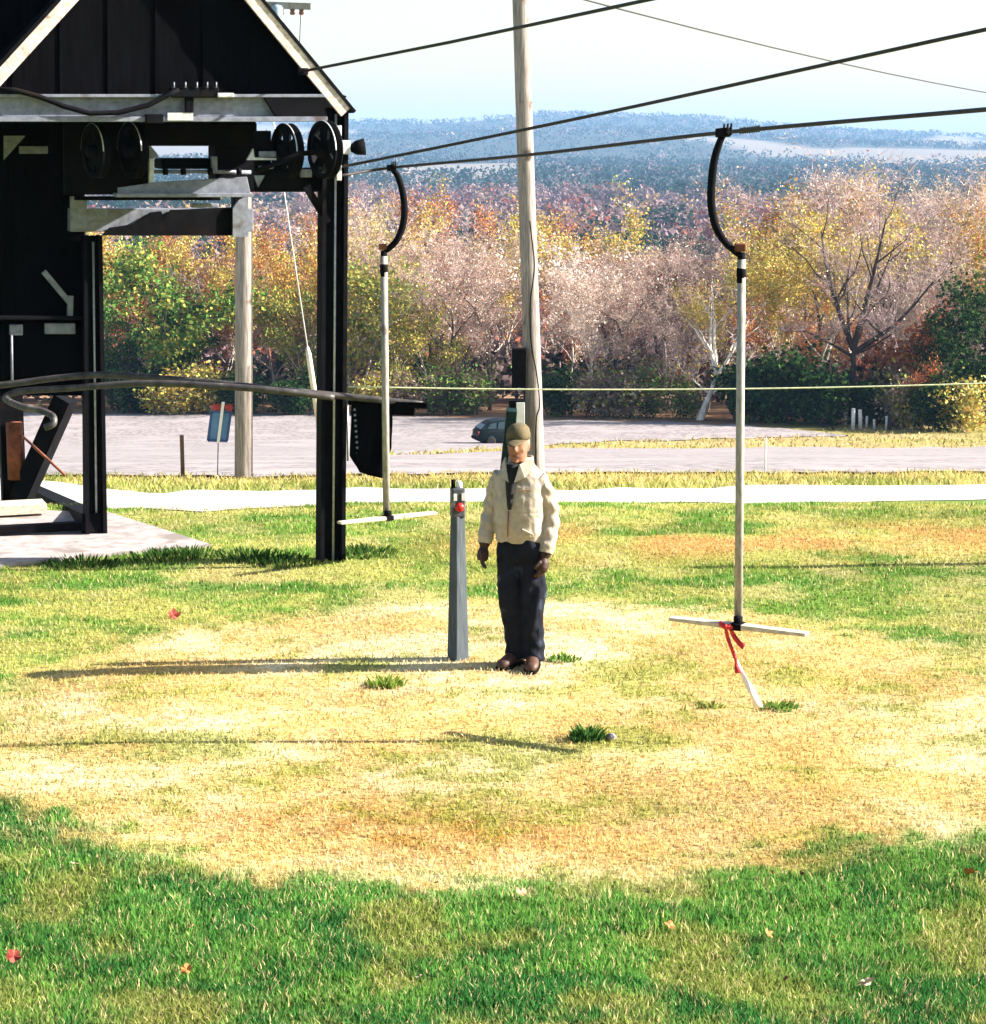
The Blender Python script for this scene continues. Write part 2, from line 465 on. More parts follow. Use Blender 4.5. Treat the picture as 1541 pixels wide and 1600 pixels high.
def sheet(name, lo, hi, u0, u1, m, off, nu=260, nv=14):
    u = np.linspace(u0, u1, nu)
    a, b = lo(u), hi(u)
    t = np.linspace(0, 1, nv)
    Y = a[None, :] * (1 - t)[:, None] + b[None, :] * t[:, None]
    X = Y * u[None, :]
    x, y = X.ravel(), Y.ravel()
    crown = (np.sin(PI * t)[:, None] * np.ones(nu)).ravel()
    z = H(x, y) + off * (0.35 + 0.65 * np.sqrt(crown))
    i = (np.arange(nv - 1)[:, None] * nu + np.arange(nu - 1)[None, :]).ravel()
    f = np.stack([i, i + 1, i + nu + 1, i + nu], 1)
    keep = (np.repeat((b - a)[None, :-1], nv - 1, 0) > 0.15).ravel()
    tag(link(name, np_mesh(name, np.stack([x, y, z], 1), f[keep], smooth=True), m), kind="structure")
GRAVEL = mat("pale gravel", (0.165, 0.145, 0.150), 0.95, 0.55, 3.5, 0.9, patch=((0.26, 0.232, 0.240), 0.35, 0.5))
ROADM = mat("bleached gravel road", (0.42, 0.39, 0.37), 0.95, 0.2, 4.0, 0.5, patch=((0.30, 0.27, 0.25), 1.1, 0.62))
sheet("gravel_road", road_lo, road_hi, pxu(-700), pxu(2200), ROADM, 0.03)
LOT_JOIN = pxu(575)
sheet("gravel_lot", lot_lo, lot_hi, pxu(-700), LOT_JOIN, GRAVEL, 0.12, 200, 70)
sheet("gravel_lot", lot_lo, strip_lo, LOT_JOIN + 0.0002, pxu(2200), GRAVEL, 0.12, 240, 50)
sheet("upper_gravel_lot", strip_hi, lot_hi, LOT_JOIN + 0.0002, pxu(1330), GRAVEL, 0.12, 200, 40)

# ------------------------------------------------------------------ grass
def blades(name, n, y0, y1, hfun, wfun, seed, keep=None, margin=1.25, ypow=2.0, green_only=None, simple=False):
    """n single blades between y0 and y1 metres ahead; denser towards the camera; each a bent two-face blade."""
    r = np.random.default_rng(seed)
    q = r.random(n)
    Y = 1.0 / (1 / y0 - q * (1 / y0 - 1 / y1)) if ypow == 2 else y0 + (y1 - y0) * q
    X = (r.random(n) * 2 - 1) * (Y * 0.2268 * margin + 0.35)
    ok = np.ones(n, bool)
    if keep is not None: ok &= keep(X, Y)
    X, Y = X[ok], Y[ok]; n = len(X)
    t = ground_tint(X, Y)
    green = np.clip((t[:, 1] / (t[:, 0] + 1e-6) - 0.75) / 0.9, 0, 1)
    if green_only is not None:
        k = r.random(n) < green_only(X, Y, green)
        X, Y, t, green = X[k], Y[k], t[k], green[k]; n = len(X)
    h = hfun(X, Y, green) * (0.5 + 0.9 * r.random(n)); w = wfun(X, Y, green) * (0.6 + 0.8 * r.random(n))
    ang = r.random(n) * 2 * PI; dx, dy = np.cos(ang), np.sin(ang)
    la = r.random(n) * 2 * PI; lean = h * (0.25 + 0.65 * r.random(n)) * (1.15 - 0.5 * green)
    z = H(X, Y) - 0.004
    up = np.sqrt(np.maximum(h * h - lean * lean * 0.7, (0.3 * h) ** 2))
    b0 = np.stack([X - dx * w, Y - dy * w, z], 1); b1 = np.stack([X + dx * w, Y + dy * w, z], 1)
    mx, my = X + np.cos(la) * lean * 0.35, Y + np.sin(la) * lean * 0.35
    m0 = np.stack([mx - dx * w * .7, my - dy * w * .7, z + up * 0.62], 1); m1 = np.stack([mx + dx * w * .7, my + dy * w * .7, z + up * 0.62], 1)
    tip = np.stack([X + np.cos(la) * lean, Y + np.sin(la) * lean, z + up], 1)
    V = np.stack([b0, b1, m1, m0, tip], 1).reshape(-1, 3)
    i = np.arange(n) * 5
    Fq = np.concatenate([np.stack([i, i + 1, i + 2], 1), np.stack([i, i + 2, i + 3], 1), np.stack([i + 3, i + 2, i + 4], 1)])
    t = t * (0.72 + 0.56 * r.random(n))[:, None]
    dry = r.random(n) < 0.10
    t[dry] = np.array((0.62, 0.50, 0.26)) * (0.7 + 0.5 * r.random(dry.sum()))[:, None]
    T = np.concatenate([t, t, t])
    if simple:
        V = np.stack([b0, b1, tip], 1).reshape(-1, 3); i = np.arange(n) * 3; Fq = np.stack([i, i + 1, i + 2], 1); T = t
    tag(link(name, np_mesh(name, V, Fq, T), BLADE), "blades of dry and green grass covering the slope", "grass", kind="stuff")
def near_keep(x, y):
    return ~in_pad(x, y) & (y < road_lo(x / y) + 0.3 * vnoise(x * 3, y * 3, 81))
def hgt(x, y, g):
    lush = sstep(14.6, 13.2, y) * sstep(-0.1, 0.3, np.hypot(x - 0.2, y - 13.9) - 3.45)
    clump = 0.2 + 1.7 * sstep(0.3, 0.7, fbm(x * 4, y * 4, 71))
    return (0.028 + 0.008 * g + 0.013 * lush * clump) * (1 + 0.25 * sstep(16, 24, y))
def wid(x, y, g): return 0.0013 + 0.00022 * y + 0.0004 * g
blades("lawn_grass", 375000, 6.6, 15.5, hgt, wid, 11, near_keep)
blades("thin_turf", 200000, 15.5, 27.5, hgt, lambda x, y, g: 1.25 * wid(x, y, g), 17, near_keep, simple=True)
def verge_keep(x, y):
    u = x / y
    return (y > road_hi(u) - 0.1) & (y < lot_lo(u) + 0.6)
blades("verge_grass", 34000, 27, 40, lambda x, y, g: 0.10 + 0 * y, lambda x, y, g: 0.012 + 0 * y, 12, verge_keep, 1.5)
def strip_keep(x, y):
    u = x / y
    return (u > LOT_JOIN) & (y > strip_lo(u) - 0.6) & (y < np.where(u > pxu(1290), 137, strip_hi(u) + 0.6))
blades("strip_grass", 26000, 62, 137, lambda x, y, g: 0.22 + 0 * y, lambda x, y, g: 0.05 + 0 * y, 13, strip_keep, 1.5, 1.0)

def tuft(px, py, name, label, n, h, spread, col, seed):
    """A weed clump standing out of the mown grass."""
    g = G(px, py); r = random.Random(seed); V, Fc, T = [], [], []
    for _ in range(n):
        a, q = r.random() * 2 * PI, r.random() ** 0.6 * spread
        x, y = g.x + math.cos(a) * q, g.y + math.sin(a) * q * 0.8
        z = Hs(x, y) - g.z; hh = h * (0.4 + 0.8 * r.random()) * (1 - 0.5 * q / spread); w = 0.004 + 0.005 * r.random()
        d = r.random() * 2 * PI; l = hh * (0.3 + 0.6 * r.random()); b = len(V)
        ox, oy = math.cos(a + 0.6 * (r.random() - .5)) * l, math.sin(a) * l
        px_, py_ = math.cos(d) * w, math.sin(d) * w
        x -= g.x; y -= g.y
        V += [(x - px_, y - py_, z), (x + px_, y + py_, z), (x + ox * .5 + px_, y + oy * .5 + py_, z + hh * .7), (x + ox * .5 - px_, y + oy * .5 - py_, z + hh * .7), (x + ox, y + oy, z + hh)]
        Fc += [(b, b + 1, b + 2), (b, b + 2, b + 3), (b + 3, b + 2, b + 4)]
        k = 0.6 + 0.7 * r.random(); T += [tuple(c * k for c in col)] * 3
    o = link(name, np_mesh(name, np.array(V), np.array(Fc), np.array(T)), BLADE)
    o.location = g
    return tag(o, label, "weed", "weed clumps in the dry turning circle")
tuft(603, 1072, "weed_clump", "olive weed clump just in front of the man's shadow", 150, 0.09, 0.13, (0.16, 0.24, 0.04), 1)
tuft(918, 1156, "weed_clump", "dark green weed clump alone in the dry grass beside a small stone", 160, 0.11, 0.11, (0.05, 0.13, 0.03), 2)
tuft(880, 1032, "weed_clump", "low green weed clump at the man's left foot", 120, 0.06, 0.12, (0.12, 0.24, 0.04), 3)
tuft(1215, 1108, "weed_clump", "green weed clump under the tip of the white ribbon", 110, 0.06, 0.14, (0.12, 0.22, 0.04), 4)
tuft(1110, 1105, "weed_clump", "faint green weed clump left of the ribbon tip", 70, 0.05, 0.10, (0.2, 0.25, 0.05), 5)
for i, (a, b, w) in enumerate(((255, 872, .35), (300, 868, .3), (400, 872, .4), (440, 880, .35), (130, 884, .35), (570, 866, .3))):  # real tufts; their dark green also stands for the post's cast shadow
    tuft(a, b, "edge_weeds", ["dark weeds at the corner of the concrete pad", "weeds along the pad's near edge beside its corner", "tall weeds midway between the pad and the steel post",
         "tall dark weeds just left of the near steel post's foot", "dark weeds along the pad edge nearest the frame's left side", "weeds just right of the near steel post's foot"][i], 260, 0.10, w, (0.045, 0.10, 0.022), 20 + i)["group"] = "weeds around the station's foot"

# ------------------------------------------------------------------ trees
def grow_tree(seed, h, r0, spread=0.5, fork=0.35, levels=3, lean=(0, 0), n_main=6, droop=0.0, twig=900, twig_w=0.02,
              twig_l=0.9, twig_col=(0.36, 0.27, 0.24), leaves=0, leaf=0.2, pal=None, pal_w=None, crown_bias=0.0, stems=1, leaf_sigma=0.55, tips_from=0.35, bark=None, shape=1.0, limbs=None):
    rnd = random.Random(seed); R = np.random.default_rng(seed)
    tr = MB(); tips = []
    def branch(p, d, L, r, lv):
        seg = 6 if lv == 0 else 4
        pts, rad = [p.copy()], [r]
        for i in range(seg):
            w = (0.03 if limbs else 0.10) if lv == 0 else (0.09 if limbs and lv == 1 else 0.22)
            d = (d + Vector((rnd.gauss(0, w), rnd.gauss(0, w), rnd.gauss(0, w) * 0.5 + (0.05 if lv else 0.03) - droop * lv * 0.04))).normalized()
            p = p + d * (L / seg)
            pts.append(p.copy()); rad.append(max(0.008, r * (1 - (0.78 if lv else 0.7) * (i + 1) / seg)))
        if lv <= 2: tr.tube(pts, rad, 7 if lv == 0 else (5 if lv == 1 else 3), cap=False)
        f0 = tips_from if lv == 0 else 0.15
        for i in range(1, seg + 1):
            if i / seg >= f0:
                for _ in range(1 if lv < 2 else 2): tips.append((pts[i], lv))
        if lv == 0 and limbs:
            for t, dv, ll, rr in limbs:
                q = min(seg - 1, int(t * seg)); branch(pts[q].lerp(pts[q + 1], t * seg - q), Vector(dv).normalized(), ll, rr, 1)
        elif lv < levels:
            k = n_main if lv == 0 else (5 if lv == 1 else 3)
            for j in range(k):
                t = (fork + (1 - fork) * (j + rnd.random()) / k) if lv == 0 else 0.25 + 0.75 * (j + rnd.random()) / k
                q = min(seg - 1, int(t * seg)); s = t * seg - q
                bp = pts[q].lerp(pts[min(seg, q + 1)], min(1, s)); br = rad[q] * (0.62 if lv == 0 else 0.6)
                dirn = (pts[min(seg, q + 1)] - pts[q]).normalized()
                a = rnd.random() * 2 * PI if lv else j * 2.4 + rnd.random()
                side = Vector((math.cos(a), math.sin(a), 0))
                nd = (dirn * (1 - spread) + side * spread + Vector((0, 0, 0.12))).normalized()
                ll = L * ((0.62 - 0.25 * abs(t - 0.55)) * shape if lv == 0 else 0.55) * (0.75 + 0.5 * rnd.random())
                branch(bp, nd, ll, br, lv + 1)
    for s in range(stems):
        a = rnd.random() * 6.28; off = 0.0 if stems == 1 else 0.25
        d0 = Vector((lean[0] + (rnd.gauss(0, .22) if stems > 1 else 0), lean[1] + (rnd.gauss(0, .22) if stems > 1 else 0), 1)).normalized()
        branch(Vector((math.cos(a) * off * s, math.sin(a) * off * s, -0.3)), d0, (h + .3) * (0.38 if limbs else 0.84) * (1 - 0.12 * s), r0 * (1 if stems == 1 else 0.75), 0)
    tm = tr.mesh("trunk"); tm.materials.append(bark or BARK_GREY)
    pts = np.array([[p.x, p.y, p.z] for p, lv in tips if lv >= min(2, levels)] or [[p.x, p.y, p.z] for p, lv in tips])
    V, Fc, T = [], [], []; base = 0
    if twig:
        c = pts[R.integers(0, len(pts), twig)]
        d = R.normal(size=(twig, 3)); d[:, 2] = np.abs(d[:, 2]) * 0.8 + 0.1 - droop
        d /= np.linalg.norm(d, axis=1)[:, None]
        l = twig_l * (0.5 + R.random(twig)); s = R.normal(size=(twig, 3)); s -= d * (s * d).sum(1)[:, None]; s /= np.linalg.norm(s, axis=1)[:, None]
        wv = twig_w * (0.6 + 0.8 * R.random(twig))
        a = c - s * wv[:, None] / 2; b = c + s * wv[:, None] / 2; e = c + d * l[:, None] + R.normal(size=(twig, 3)) * 0.05
        V.append(np.stack([a, b, e], 1).reshape(-1, 3)); i = base + np.arange(twig) * 3
        Fc.append(np.stack([i, i + 1, i + 2], 1)); base += twig * 3
        T.append(np.array(twig_col) * (0.6 + 0.8 * R.random(twig))[:, None])
        pts = np.concatenate([pts, e[:: max(1, twig // 600)]])
    if leaves:
        c = pts[R.integers(0, len(pts), leaves)] + np.clip(R.normal(size=(leaves, 3)), -1.7, 1.7) * leaf_sigma
        c = c[c[:, 2] > 0.1]; n = len(c)
        if crown_bias:
            keep = R.random(n) < np.clip((c[:, 2] / h) * crown_bias, 0.1, 1); c = c[keep]; n = len(c)
        nn = R.normal(size=(n, 3)); nn /= np.linalg.norm(nn, axis=1)[:, None]
        s = np.cross(nn, R.normal(size=(n, 3))); s /= np.linalg.norm(s, axis=1)[:, None]; t = np.cross(nn, s)
        q = leaf * (0.5 + R.random(n))[:, None]
        a, b, e = c - s * q * .55, c + t * q * .45 + s * q * 0.1, c + s * q * .6
        g = c - t * q * .45
        V.append(np.concatenate([np.stack([a, b, e], 1).reshape(-1, 3), np.stack([a, e, g], 1).reshape(-1, 3)])); i = base + np.arange(2 * n) * 3
        Fc.append(np.stack([i, i + 1, i + 2], 1))
        pa = np.array(pal); idx = R.choice(len(pa), n, p=pal_w)
        # neighbouring leaves share a tone: clumps of one colour
        cl = vnoise(c[:, 0] * 0.9 + 7 * c[:, 2], c[:, 1] * 0.9 + 3 * c[:, 2] * 0.9, seed)
        idx = np.where(R.random(n) < 0.55, np.clip((cl * len(pa)).astype(int), 0, len(pa) - 1), idx)
        tt = pa[idx] * (0.7 + 0.6 * R.random(n))[:, None]
        T.append(np.concatenate([tt, tt]))
    cm = np_mesh("crown", np.concatenate(V), np.concatenate(Fc), np.concatenate(T)); cm.materials.append(LEAF)
    return tm, cm

PINK = [(0.54, 0.44, 0.36), (0.40, 0.30, 0.24), (0.66, 0.56, 0.46), (0.33, 0.21, 0.18)]
GOLD = [(0.56, 0.43, 0.09), (0.42, 0.26, 0.06), (0.36, 0.36, 0.08), (0.62, 0.50, 0.20)]
ORANGE = [(0.45, 0.18, 0.05), (0.36, 0.11, 0.045), (0.48, 0.28, 0.08), (0.28, 0.10, 0.05)]
GREEN = [(0.055, 0.13, 0.03), (0.09, 0.19, 0.04), (0.035, 0.08, 0.022), (0.15, 0.22, 0.05)]
LIME = [(0.22, 0.26, 0.06), (0.30, 0.27, 0.06), (0.14, 0.20, 0.05), (0.40, 0.30, 0.08)]
DARK = [(0.018, 0.045, 0.016), (0.03, 0.07, 0.022), (0.012, 0.03, 0.012), (0.06, 0.10, 0.03)]
CREAM = [(0.66, 0.56, 0.50), (0.58, 0.44, 0.38), (0.70, 0.62, 0.56), (0.5, 0.3, 0.22)]
KINDS = {
    'green': [dict(h=11, r0=.22, leaves=6500, leaf=.30, pal=GREEN, twig=300, twig_col=(.1, .08, .06), spread=.6, fork=.12, tips_from=.1, bark=BARK_DARK),
              dict(h=11, r0=.2, leaves=6000, leaf=.30, pal=GREEN[:2] + LIME[:2], twig=300, twig_col=(.12, .1, .07), spread=.55, fork=.12, tips_from=.1, bark=BARK_DARK)],
    'lime': [dict(h=11, r0=.2, leaves=5200, leaf=.27, pal=LIME, twig=700, spread=.55, fork=.12, tips_from=.1),
             dict(h=11, r0=.2, leaves=4600, leaf=.27, pal=LIME[1:] + GOLD[:1], twig=900, spread=.55, fork=.15, tips_from=.1)],
    'pink': [dict(h=13, r0=.27, leaves=2600, leaf=.13, pal=PINK, twig=3400, twig_w=.035, twig_l=1.2, twig_col=(.50, .40, .33), spread=.5, fork=.25, leaf_sigma=.5),
             dict(h=13, r0=.24, leaves=2200, leaf=.13, pal=PINK, twig=3600, twig_w=.035, twig_l=1.2, twig_col=(.45, .34, .30), spread=.42, fork=.2, stems=3, leaf_sigma=.5),
             dict(h=13, r0=.25, leaves=3000, leaf=.14, pal=PINK[:3] + ORANGE[3:], twig=3200, twig_w=.035, twig_l=1.2, twig_col=(.42, .30, .26), spread=.55, fork=.3, leaf_sigma=.6, bark=BARK_DARK)],
    'cream': [dict(h=12, r0=.18, leaves=4200, leaf=.24, pal=CREAM, twig=1800, twig_w=.04, twig_l=1.0, twig_col=(.6, .5, .44), spread=.5, fork=.3)],
    'orange': [dict(h=13, r0=.2, leaves=8000, leaf=.19, leaf_sigma=.42, pal=ORANGE, twig=700, spread=.5, fork=.25, twig_col=(.3, .2, .15))],
    'gold': [dict(h=14, r0=.2, leaves=8000, leaf=.19, leaf_sigma=.42, pal=GOLD, twig=1200, spread=.5, fork=.3, twig_col=(.4, .3, .2)),
             dict(h=14, r0=.2, leaves=8000, leaf=.19, leaf_sigma=.42, pal=GOLD[:2] + ORANGE[:1] + LIME[:1], twig=1200, spread=.5, fork=.25, twig_col=(.4, .3, .22))],
    'dark': [dict(h=10, r0=.22, leaves=7500, leaf=.32, pal=DARK, twig=200, twig_col=(.08, .06, .05), spread=.62, fork=.08, tips_from=.08, bark=BARK_DARK)],
    'big': [dict(h=17, r0=.52, leaves=900, leaf=.14, pal=PINK, twig=4200, twig_w=.03, twig_l=1.3, twig_col=(.40, .30, .30), spread=.58, fork=.35, bark=BARK_DARK, limbs=[(.97, (-.25, .05, 1), 10, .28), (.99, (.10, -.1, 1), 11, .3), (.93, (.92, -.1, .60), 8.5, .25), (.88, (-.9, .1, .42), 4.5, .16), (.98, (.48, .2, .85), 9, .2), (.95, (-.1, .6, .8), 8, .18), (.9, (.5, -.3, .25), 4.0, .12), (.99, (-.5, -.3, .9), 7, .15)])],
    'birch': [dict(h=11, r0=.36, leaves=420, leaf=.2, pal=ORANGE[:1] + GOLD[:2], twig=700, twig_w=.03, twig_l=.9, twig_col=(.62, .52, .46), spread=.5, fork=.3, lean=(.30, 0), bark=BARK_PALE, limbs=[(.99, (-.42, 0, .9), 5.0, .2), (.99, (-.05, .1, 1), 6.0, .21), (.97, (.42, -.1, .9), 5.4, .2), (.95, (.95, 0, .3), 3.4, .15), (.62, (-.7, .1, .5), 2.6, .11), (.6, (.8, -.1, .5), 2.4, .10)])],
    'rust': [dict(h=7, r0=.12, leaves=3600, leaf=.26, pal=ORANGE[:2] + ORANGE[3:] + [(.22, .07, .05)], twig=700, twig_col=(.25, .14, .11), spread=.6, fork=.1, tips_from=.1, bark=BARK_DARK)],
    'shrub': [dict(h=3.6, r0=.07, leaves=3800, leaf=.22, pal=DARK + GREEN[:1], twig=300, twig_l=.5, twig_col=(.1, .08, .05), spread=.65, fork=.05, tips_from=.0, stems=4, leaf_sigma=.4, bark=BARK_DARK)],
    'brush': [dict(h=3.2, r0=.05, leaves=1500, leaf=.19, pal=PINK[:2] + LIME[:2] + [(.12, .10, .06)], twig=1500, twig_l=.8, twig_w=.03, twig_col=(.30, .21, .17), spread=.5, fork=.05, stems=5, leaf_sigma=.4, bark=BARK_DARK),
              dict(h=3.0, r0=.05, leaves=1900, leaf=.19, pal=GREEN[:2] + LIME[:1] + [(.10, .08, .05)], twig=1100, twig_l=.8, twig_w=.03, twig_col=(.24, .17, .13), spread=.5, fork=.05, stems=5, leaf_sigma=.4, bark=BARK_DARK)],
    'goldshrub': [dict(h=3.4, r0=.06, leaves=2200, leaf=.22, pal=GOLD + LIME[:1], twig=500, twig_l=.6, twig_col=(.3, .2, .1), spread=.6, fork=.05, stems=4, leaf_sigma=.4)],
}
PROTO, _used = {}, {}
for k, specs in KINDS.items():
    PROTO[k] = []
    for i, sp in enumerate(specs):
        tm, cm = grow_tree(seed=sum(map(ord, k)) + 100 * i, **sp)
        zz = np.empty(len(cm.vertices) * 3, np.float32); cm.vertices.foreach_get("co", zz)
        PROTO[k].append(((tm, cm), float(np.percentile(zz[2::3], 98.5))))      # true height of the grown tree
TRNG = random.Random(77)
def tree(kind, px, Y, h, label, group, w=1.0, v=None, rz=None, name=None, x=None):
    protos = PROTO[kind]
    (tm, cm), h0 = protos[TRNG.randrange(len(protos)) if v is None else v % len(protos)]
    X = (px - CX) / F * Y if x is None else x
    nm = name or {'shrub': 'shrub', 'brush': 'shrub', 'goldshrub': 'shrub', 'birch': 'birch_tree', 'dark': 'evergreen_tree'}.get(kind, 'autumn_tree' if kind in ('gold', 'orange', 'rust', 'lime') else ('bare_tree' if kind in ('pink', 'big', 'cream') else 'leafy_tree'))
    o = thing(nm, label, 'shrub' if nm == 'shrub' else 'tree', on(X, Y, -0.05), TRNG.random() * 6.28 if rz is None else rz, group)
    s = h / h0
    o.scale = (s * w, s * w, s)
    link('stems' if nm == 'shrub' else 'trunk', tm, None, o); link('foliage' if nm == 'shrub' else 'crown', cm, None, o)
    return o
EDGE = "trees along the far edge of the gravel lot"
for k, px, Y, h, w, lab in (
    ('green', 225, 150, 11.4, 1.1, "broad dark green tree seen between the station posts"),
    ('green', 172, 153, 9.0, .9, "green tree half hidden behind the left steel post"),
    ('green', 300, 152, 9.2, .8, "shorter green tree beside the wooden pole behind the station"),
    ('gold', 345, 155, 10.5, .8, "yellow-green tree directly behind the station's wooden pole"),
    ('orange', 430, 153, 12.5, .9, "tall tree with rusty orange leaves behind the slanting guy wire"),
    ('lime', 470, 150, 8.5, .8, "olive tree low beside the guy wire's pale guard"),
    ('gold', 500, 154, 12.0, .8, "gold and brown tree just left of the near steel post"),
    ('lime', 560, 150, 10.0, .9, "yellow-green tree between the steel post and the farther T-bar pole"),
    ('lime', 618, 151, 10.2, 1.0, "tall yellow-green tree behind the farther T-bar pole"),
    ('lime', 668, 148, 7.0, .9, "small bright green tree right of the farther T-bar pole"),
    ('pink', 705, 149, 11.0, 1.0, "bare pinkish tree with several dark stems left of the tall wooden pole"),
    ('pink', 765, 151, 11.2, .9, "bare pinkish tree touching the tall wooden pole's left side"),
    ('cream', 888, 152, 10.6, .9, "pale cream tree just right of the tall wooden pole"),
    ('pink', 930, 149, 9.8, 1.0, "bare tree with an arching dark limb right of the cream tree"),
    ('pink', 985, 150, 10.0, 1.0, "bare pinkish tree midway between the tall pole and the leaning birch"),
    ('pink', 1045, 151, 10.2, .9, "bare pinkish tree just left of the leaning birch"),
    ('birch', 1094, 142.5, 9.4, 1.0, "leaning white-barked birch left of the nearer T-bar pole"),
    ('gold', 1108, 150, 9.0, .8, "orange-leaved tree behind the leaning birch"),
    ('gold', 1215, 148, 12.0, .9, "yellow-topped tree just right of the nearer T-bar pole"),
    ('gold', 1268, 145, 14.2, .9, "tall slim-trunked tree with yellow and orange leaves"),
    ('big', 1338, 140, 16.8, 1.0, "large bare dark-trunked tree with wide forking limbs"),
    ('rust', 1408, 141, 7.4, 1.0, "rusty red tree right of the big bare tree"),
    ('dark', 1492, 137, 6.3, .8, "dark evergreen tree at the right end of the lot"),
    ('dark', 1550, 139, 8.8, .9, "tallest dark evergreen, cut by the photo's right edge"),
    ('rust', 1435, 136, 4.2, .8, "small orange tree under the dark evergreens"),
):
    tree(k, px, Y, h, lab, EDGE, w, rz=0.0 if k in ('big', 'birch') else None)
SH = "shrubs along the far edge of the gravel lot"
for k, px, Y, h, w, lab in (
    ('goldshrub', 330, 148, 3.4, 1.0, "golden shrub left of the station's wooden pole"),
    ('goldshrub', 262, 147, 2.9, 1.3, "yellow shrub at the foot of the broad green tree"),
    ('shrub', 205, 148, 3.0, 1.3, "dark green shrub low beside the left steel post"),
    ('shrub', 385, 148, 2.8, 1.2, "dark green shrub behind the foot of the wooden pole"),
    ('shrub', 455, 147, 2.8, 1.2, "dark shrub under the olive tree by the guy wire"),
    ('goldshrub', 580, 147, 2.8, 1.1, "yellowish shrub behind the black rubber mat"),
    ('brush', 640, 147, 3.0, 1.1, "twiggy shrub just right of the rubber mat's board"),
    ('brush', 745, 147, 3.2, 1.2, "twiggy shrub behind the car's roof"),
    ('brush', 700, 147, 3.4, 1.2, "twiggy shrub under the many-stemmed bare tree"),
    ('shrub', 880, 146, 3.2, .9, "green shrub just right of the tall wooden pole's foot"),
    ('brush', 920, 145, 3.4, 1.2, "brown twiggy shrub under the arching limb"),
    ('brush', 970, 145, 3.6, 1.2, "brown twiggy shrub midway between the pole and the birch"),
    ('brush', 1020, 144, 3.4, 1.2, "brown twiggy shrub two metres left of the birch"),
    ('brush', 1065, 144, 3.0, 1.0, "brown twiggy shrub at the birch's foot"),
    ('shrub', 1195, 142, 4.2, 1.2, "large dark green shrub right of the nearer T-bar pole"),
    ('shrub', 1245, 141, 4.6, 1.2, "tallest dark green shrub below the slim-trunked yellow tree"),
    ('shrub', 1300, 139, 3.6, 1.2, "dark green shrub left of the big bare tree's foot"),
    ('shrub', 1362, 140, 3.4, 1.1, "dark shrub behind the row of white posts"),
    ('goldshrub', 1437, 136, 2.6, 1.0, "orange-gold shrub right of the white posts"),
    ('shrub', 1470, 135, 3.4, 1.0, "dark shrub at the foot of the evergreens"),
    ('goldshrub', 1515, 134, 3.2, 1.1, "yellow-green shrub at the far right of the lot"),
    ('brush', 1400, 137, 3.8, 1.0, "brown twiggy shrub under the rusty red tree"),
):
    tree(k, px, Y, h, lab, SH, w)
ZONES = ((200, "beyond the left steel post"), (330, "beyond the blue sign"), (450, "beyond the station's wooden pole"), (520, "between the guy wire and the near steel post"),
         (600, "just right of the near steel post"), (680, "beyond the farther T-bar's bow"), (780, "left of the tall wooden pole"), (840, "right behind the tall wooden pole"),
         (930, "just right of the tall wooden pole"), (1010, "midway between the tall pole and the birch"), (1085, "left of the leaning birch"), (1140, "behind the leaning birch"),
         (1200, "behind the nearer T-bar pole"), (1290, "behind the slim-trunked yellow tree"), (1380, "behind the big bare tree"), (1450, "behind the rusty red tree"), (1560, "behind the dark evergreens"))
NOUN = {'pink': "bare pinkish tree", 'cream': "pale cream tree", 'orange': "orange-leaved tree", 'gold': "golden tree", 'lime': "yellow-green tree", 'green': "dark green leafy tree"}
ROWS = [(180, 165, 13.5, 'gold'), (250, 163, 13, 'orange'), (300, 168, 13.5, 'gold'), (365, 165, 13.5, 'orange'), (420, 166, 14, 'gold'), (500, 168, 14.5, 'orange'),
        (540, 160, 15, 'pink'), (575, 165, 16, 'pink'), (610, 172, 15.5, 'gold'), (650, 176, 15.6, 'orange'), (700, 180, 15.6, 'orange'), (745, 178, 15.2, 'orange'), (790, 172, 14.6, 'gold'),
        (640, 162, 12.6, 'pink'), (680, 160, 12.4, 'pink'), (725, 162, 12.6, 'pink'), (770, 163, 12.8, 'pink'), (850, 168, 15, 'gold'), (880, 176, 14.4, 'orange'), (915, 172, 13, 'orange'), (905, 160, 11.8, 'cream'),
        (950, 161, 11.6, 'pink'), (990, 163, 11.6, 'pink'), (1030, 162, 11.4, 'pink'), (1075, 163, 11.6, 'pink'), (1120, 162, 12, 'pink'), (1165, 160, 12.4, 'pink'),
        (1200, 166, 14.5, 'gold'), (1245, 168, 16.5, 'gold'), (1290, 164, 16, 'pink'), (1330, 167, 17.5, 'pink'), (1375, 160, 16, 'pink'), (1415, 158, 16, 'pink'), (1455, 158, 16, 'pink'), (1500, 160, 16.5, 'pink'), (1535, 158, 16, 'gold'),
        (1195, 152, 10, 'orange'), (1295, 150, 9.5, 'orange'), (1440, 148, 11, 'pink'), (1480, 150, 12, 'pink')]
def zone(px): return next(z for lim, z in ZONES if px < lim)
cells = {}
for row in ROWS: cells.setdefault((row[3], zone(row[0])), []).append(row)
for (k, z), rows in cells.items():
    rows.sort(key=lambda q: q[1])
    for i, (px, Y, h, _) in enumerate(rows):
        pre = "" if len(rows) == 1 else ("nearer " if i == 0 else ("farther " if i == len(rows) - 1 else "middle "))
        tree(k, px + TRNG.uniform(-8, 8), Y, h * TRNG.uniform(.95, 1.04), f"{pre}{NOUN[k]} in the back rows {z}", "trees in the crowd behind the front row", TRNG.uniform(.85, 1.05))
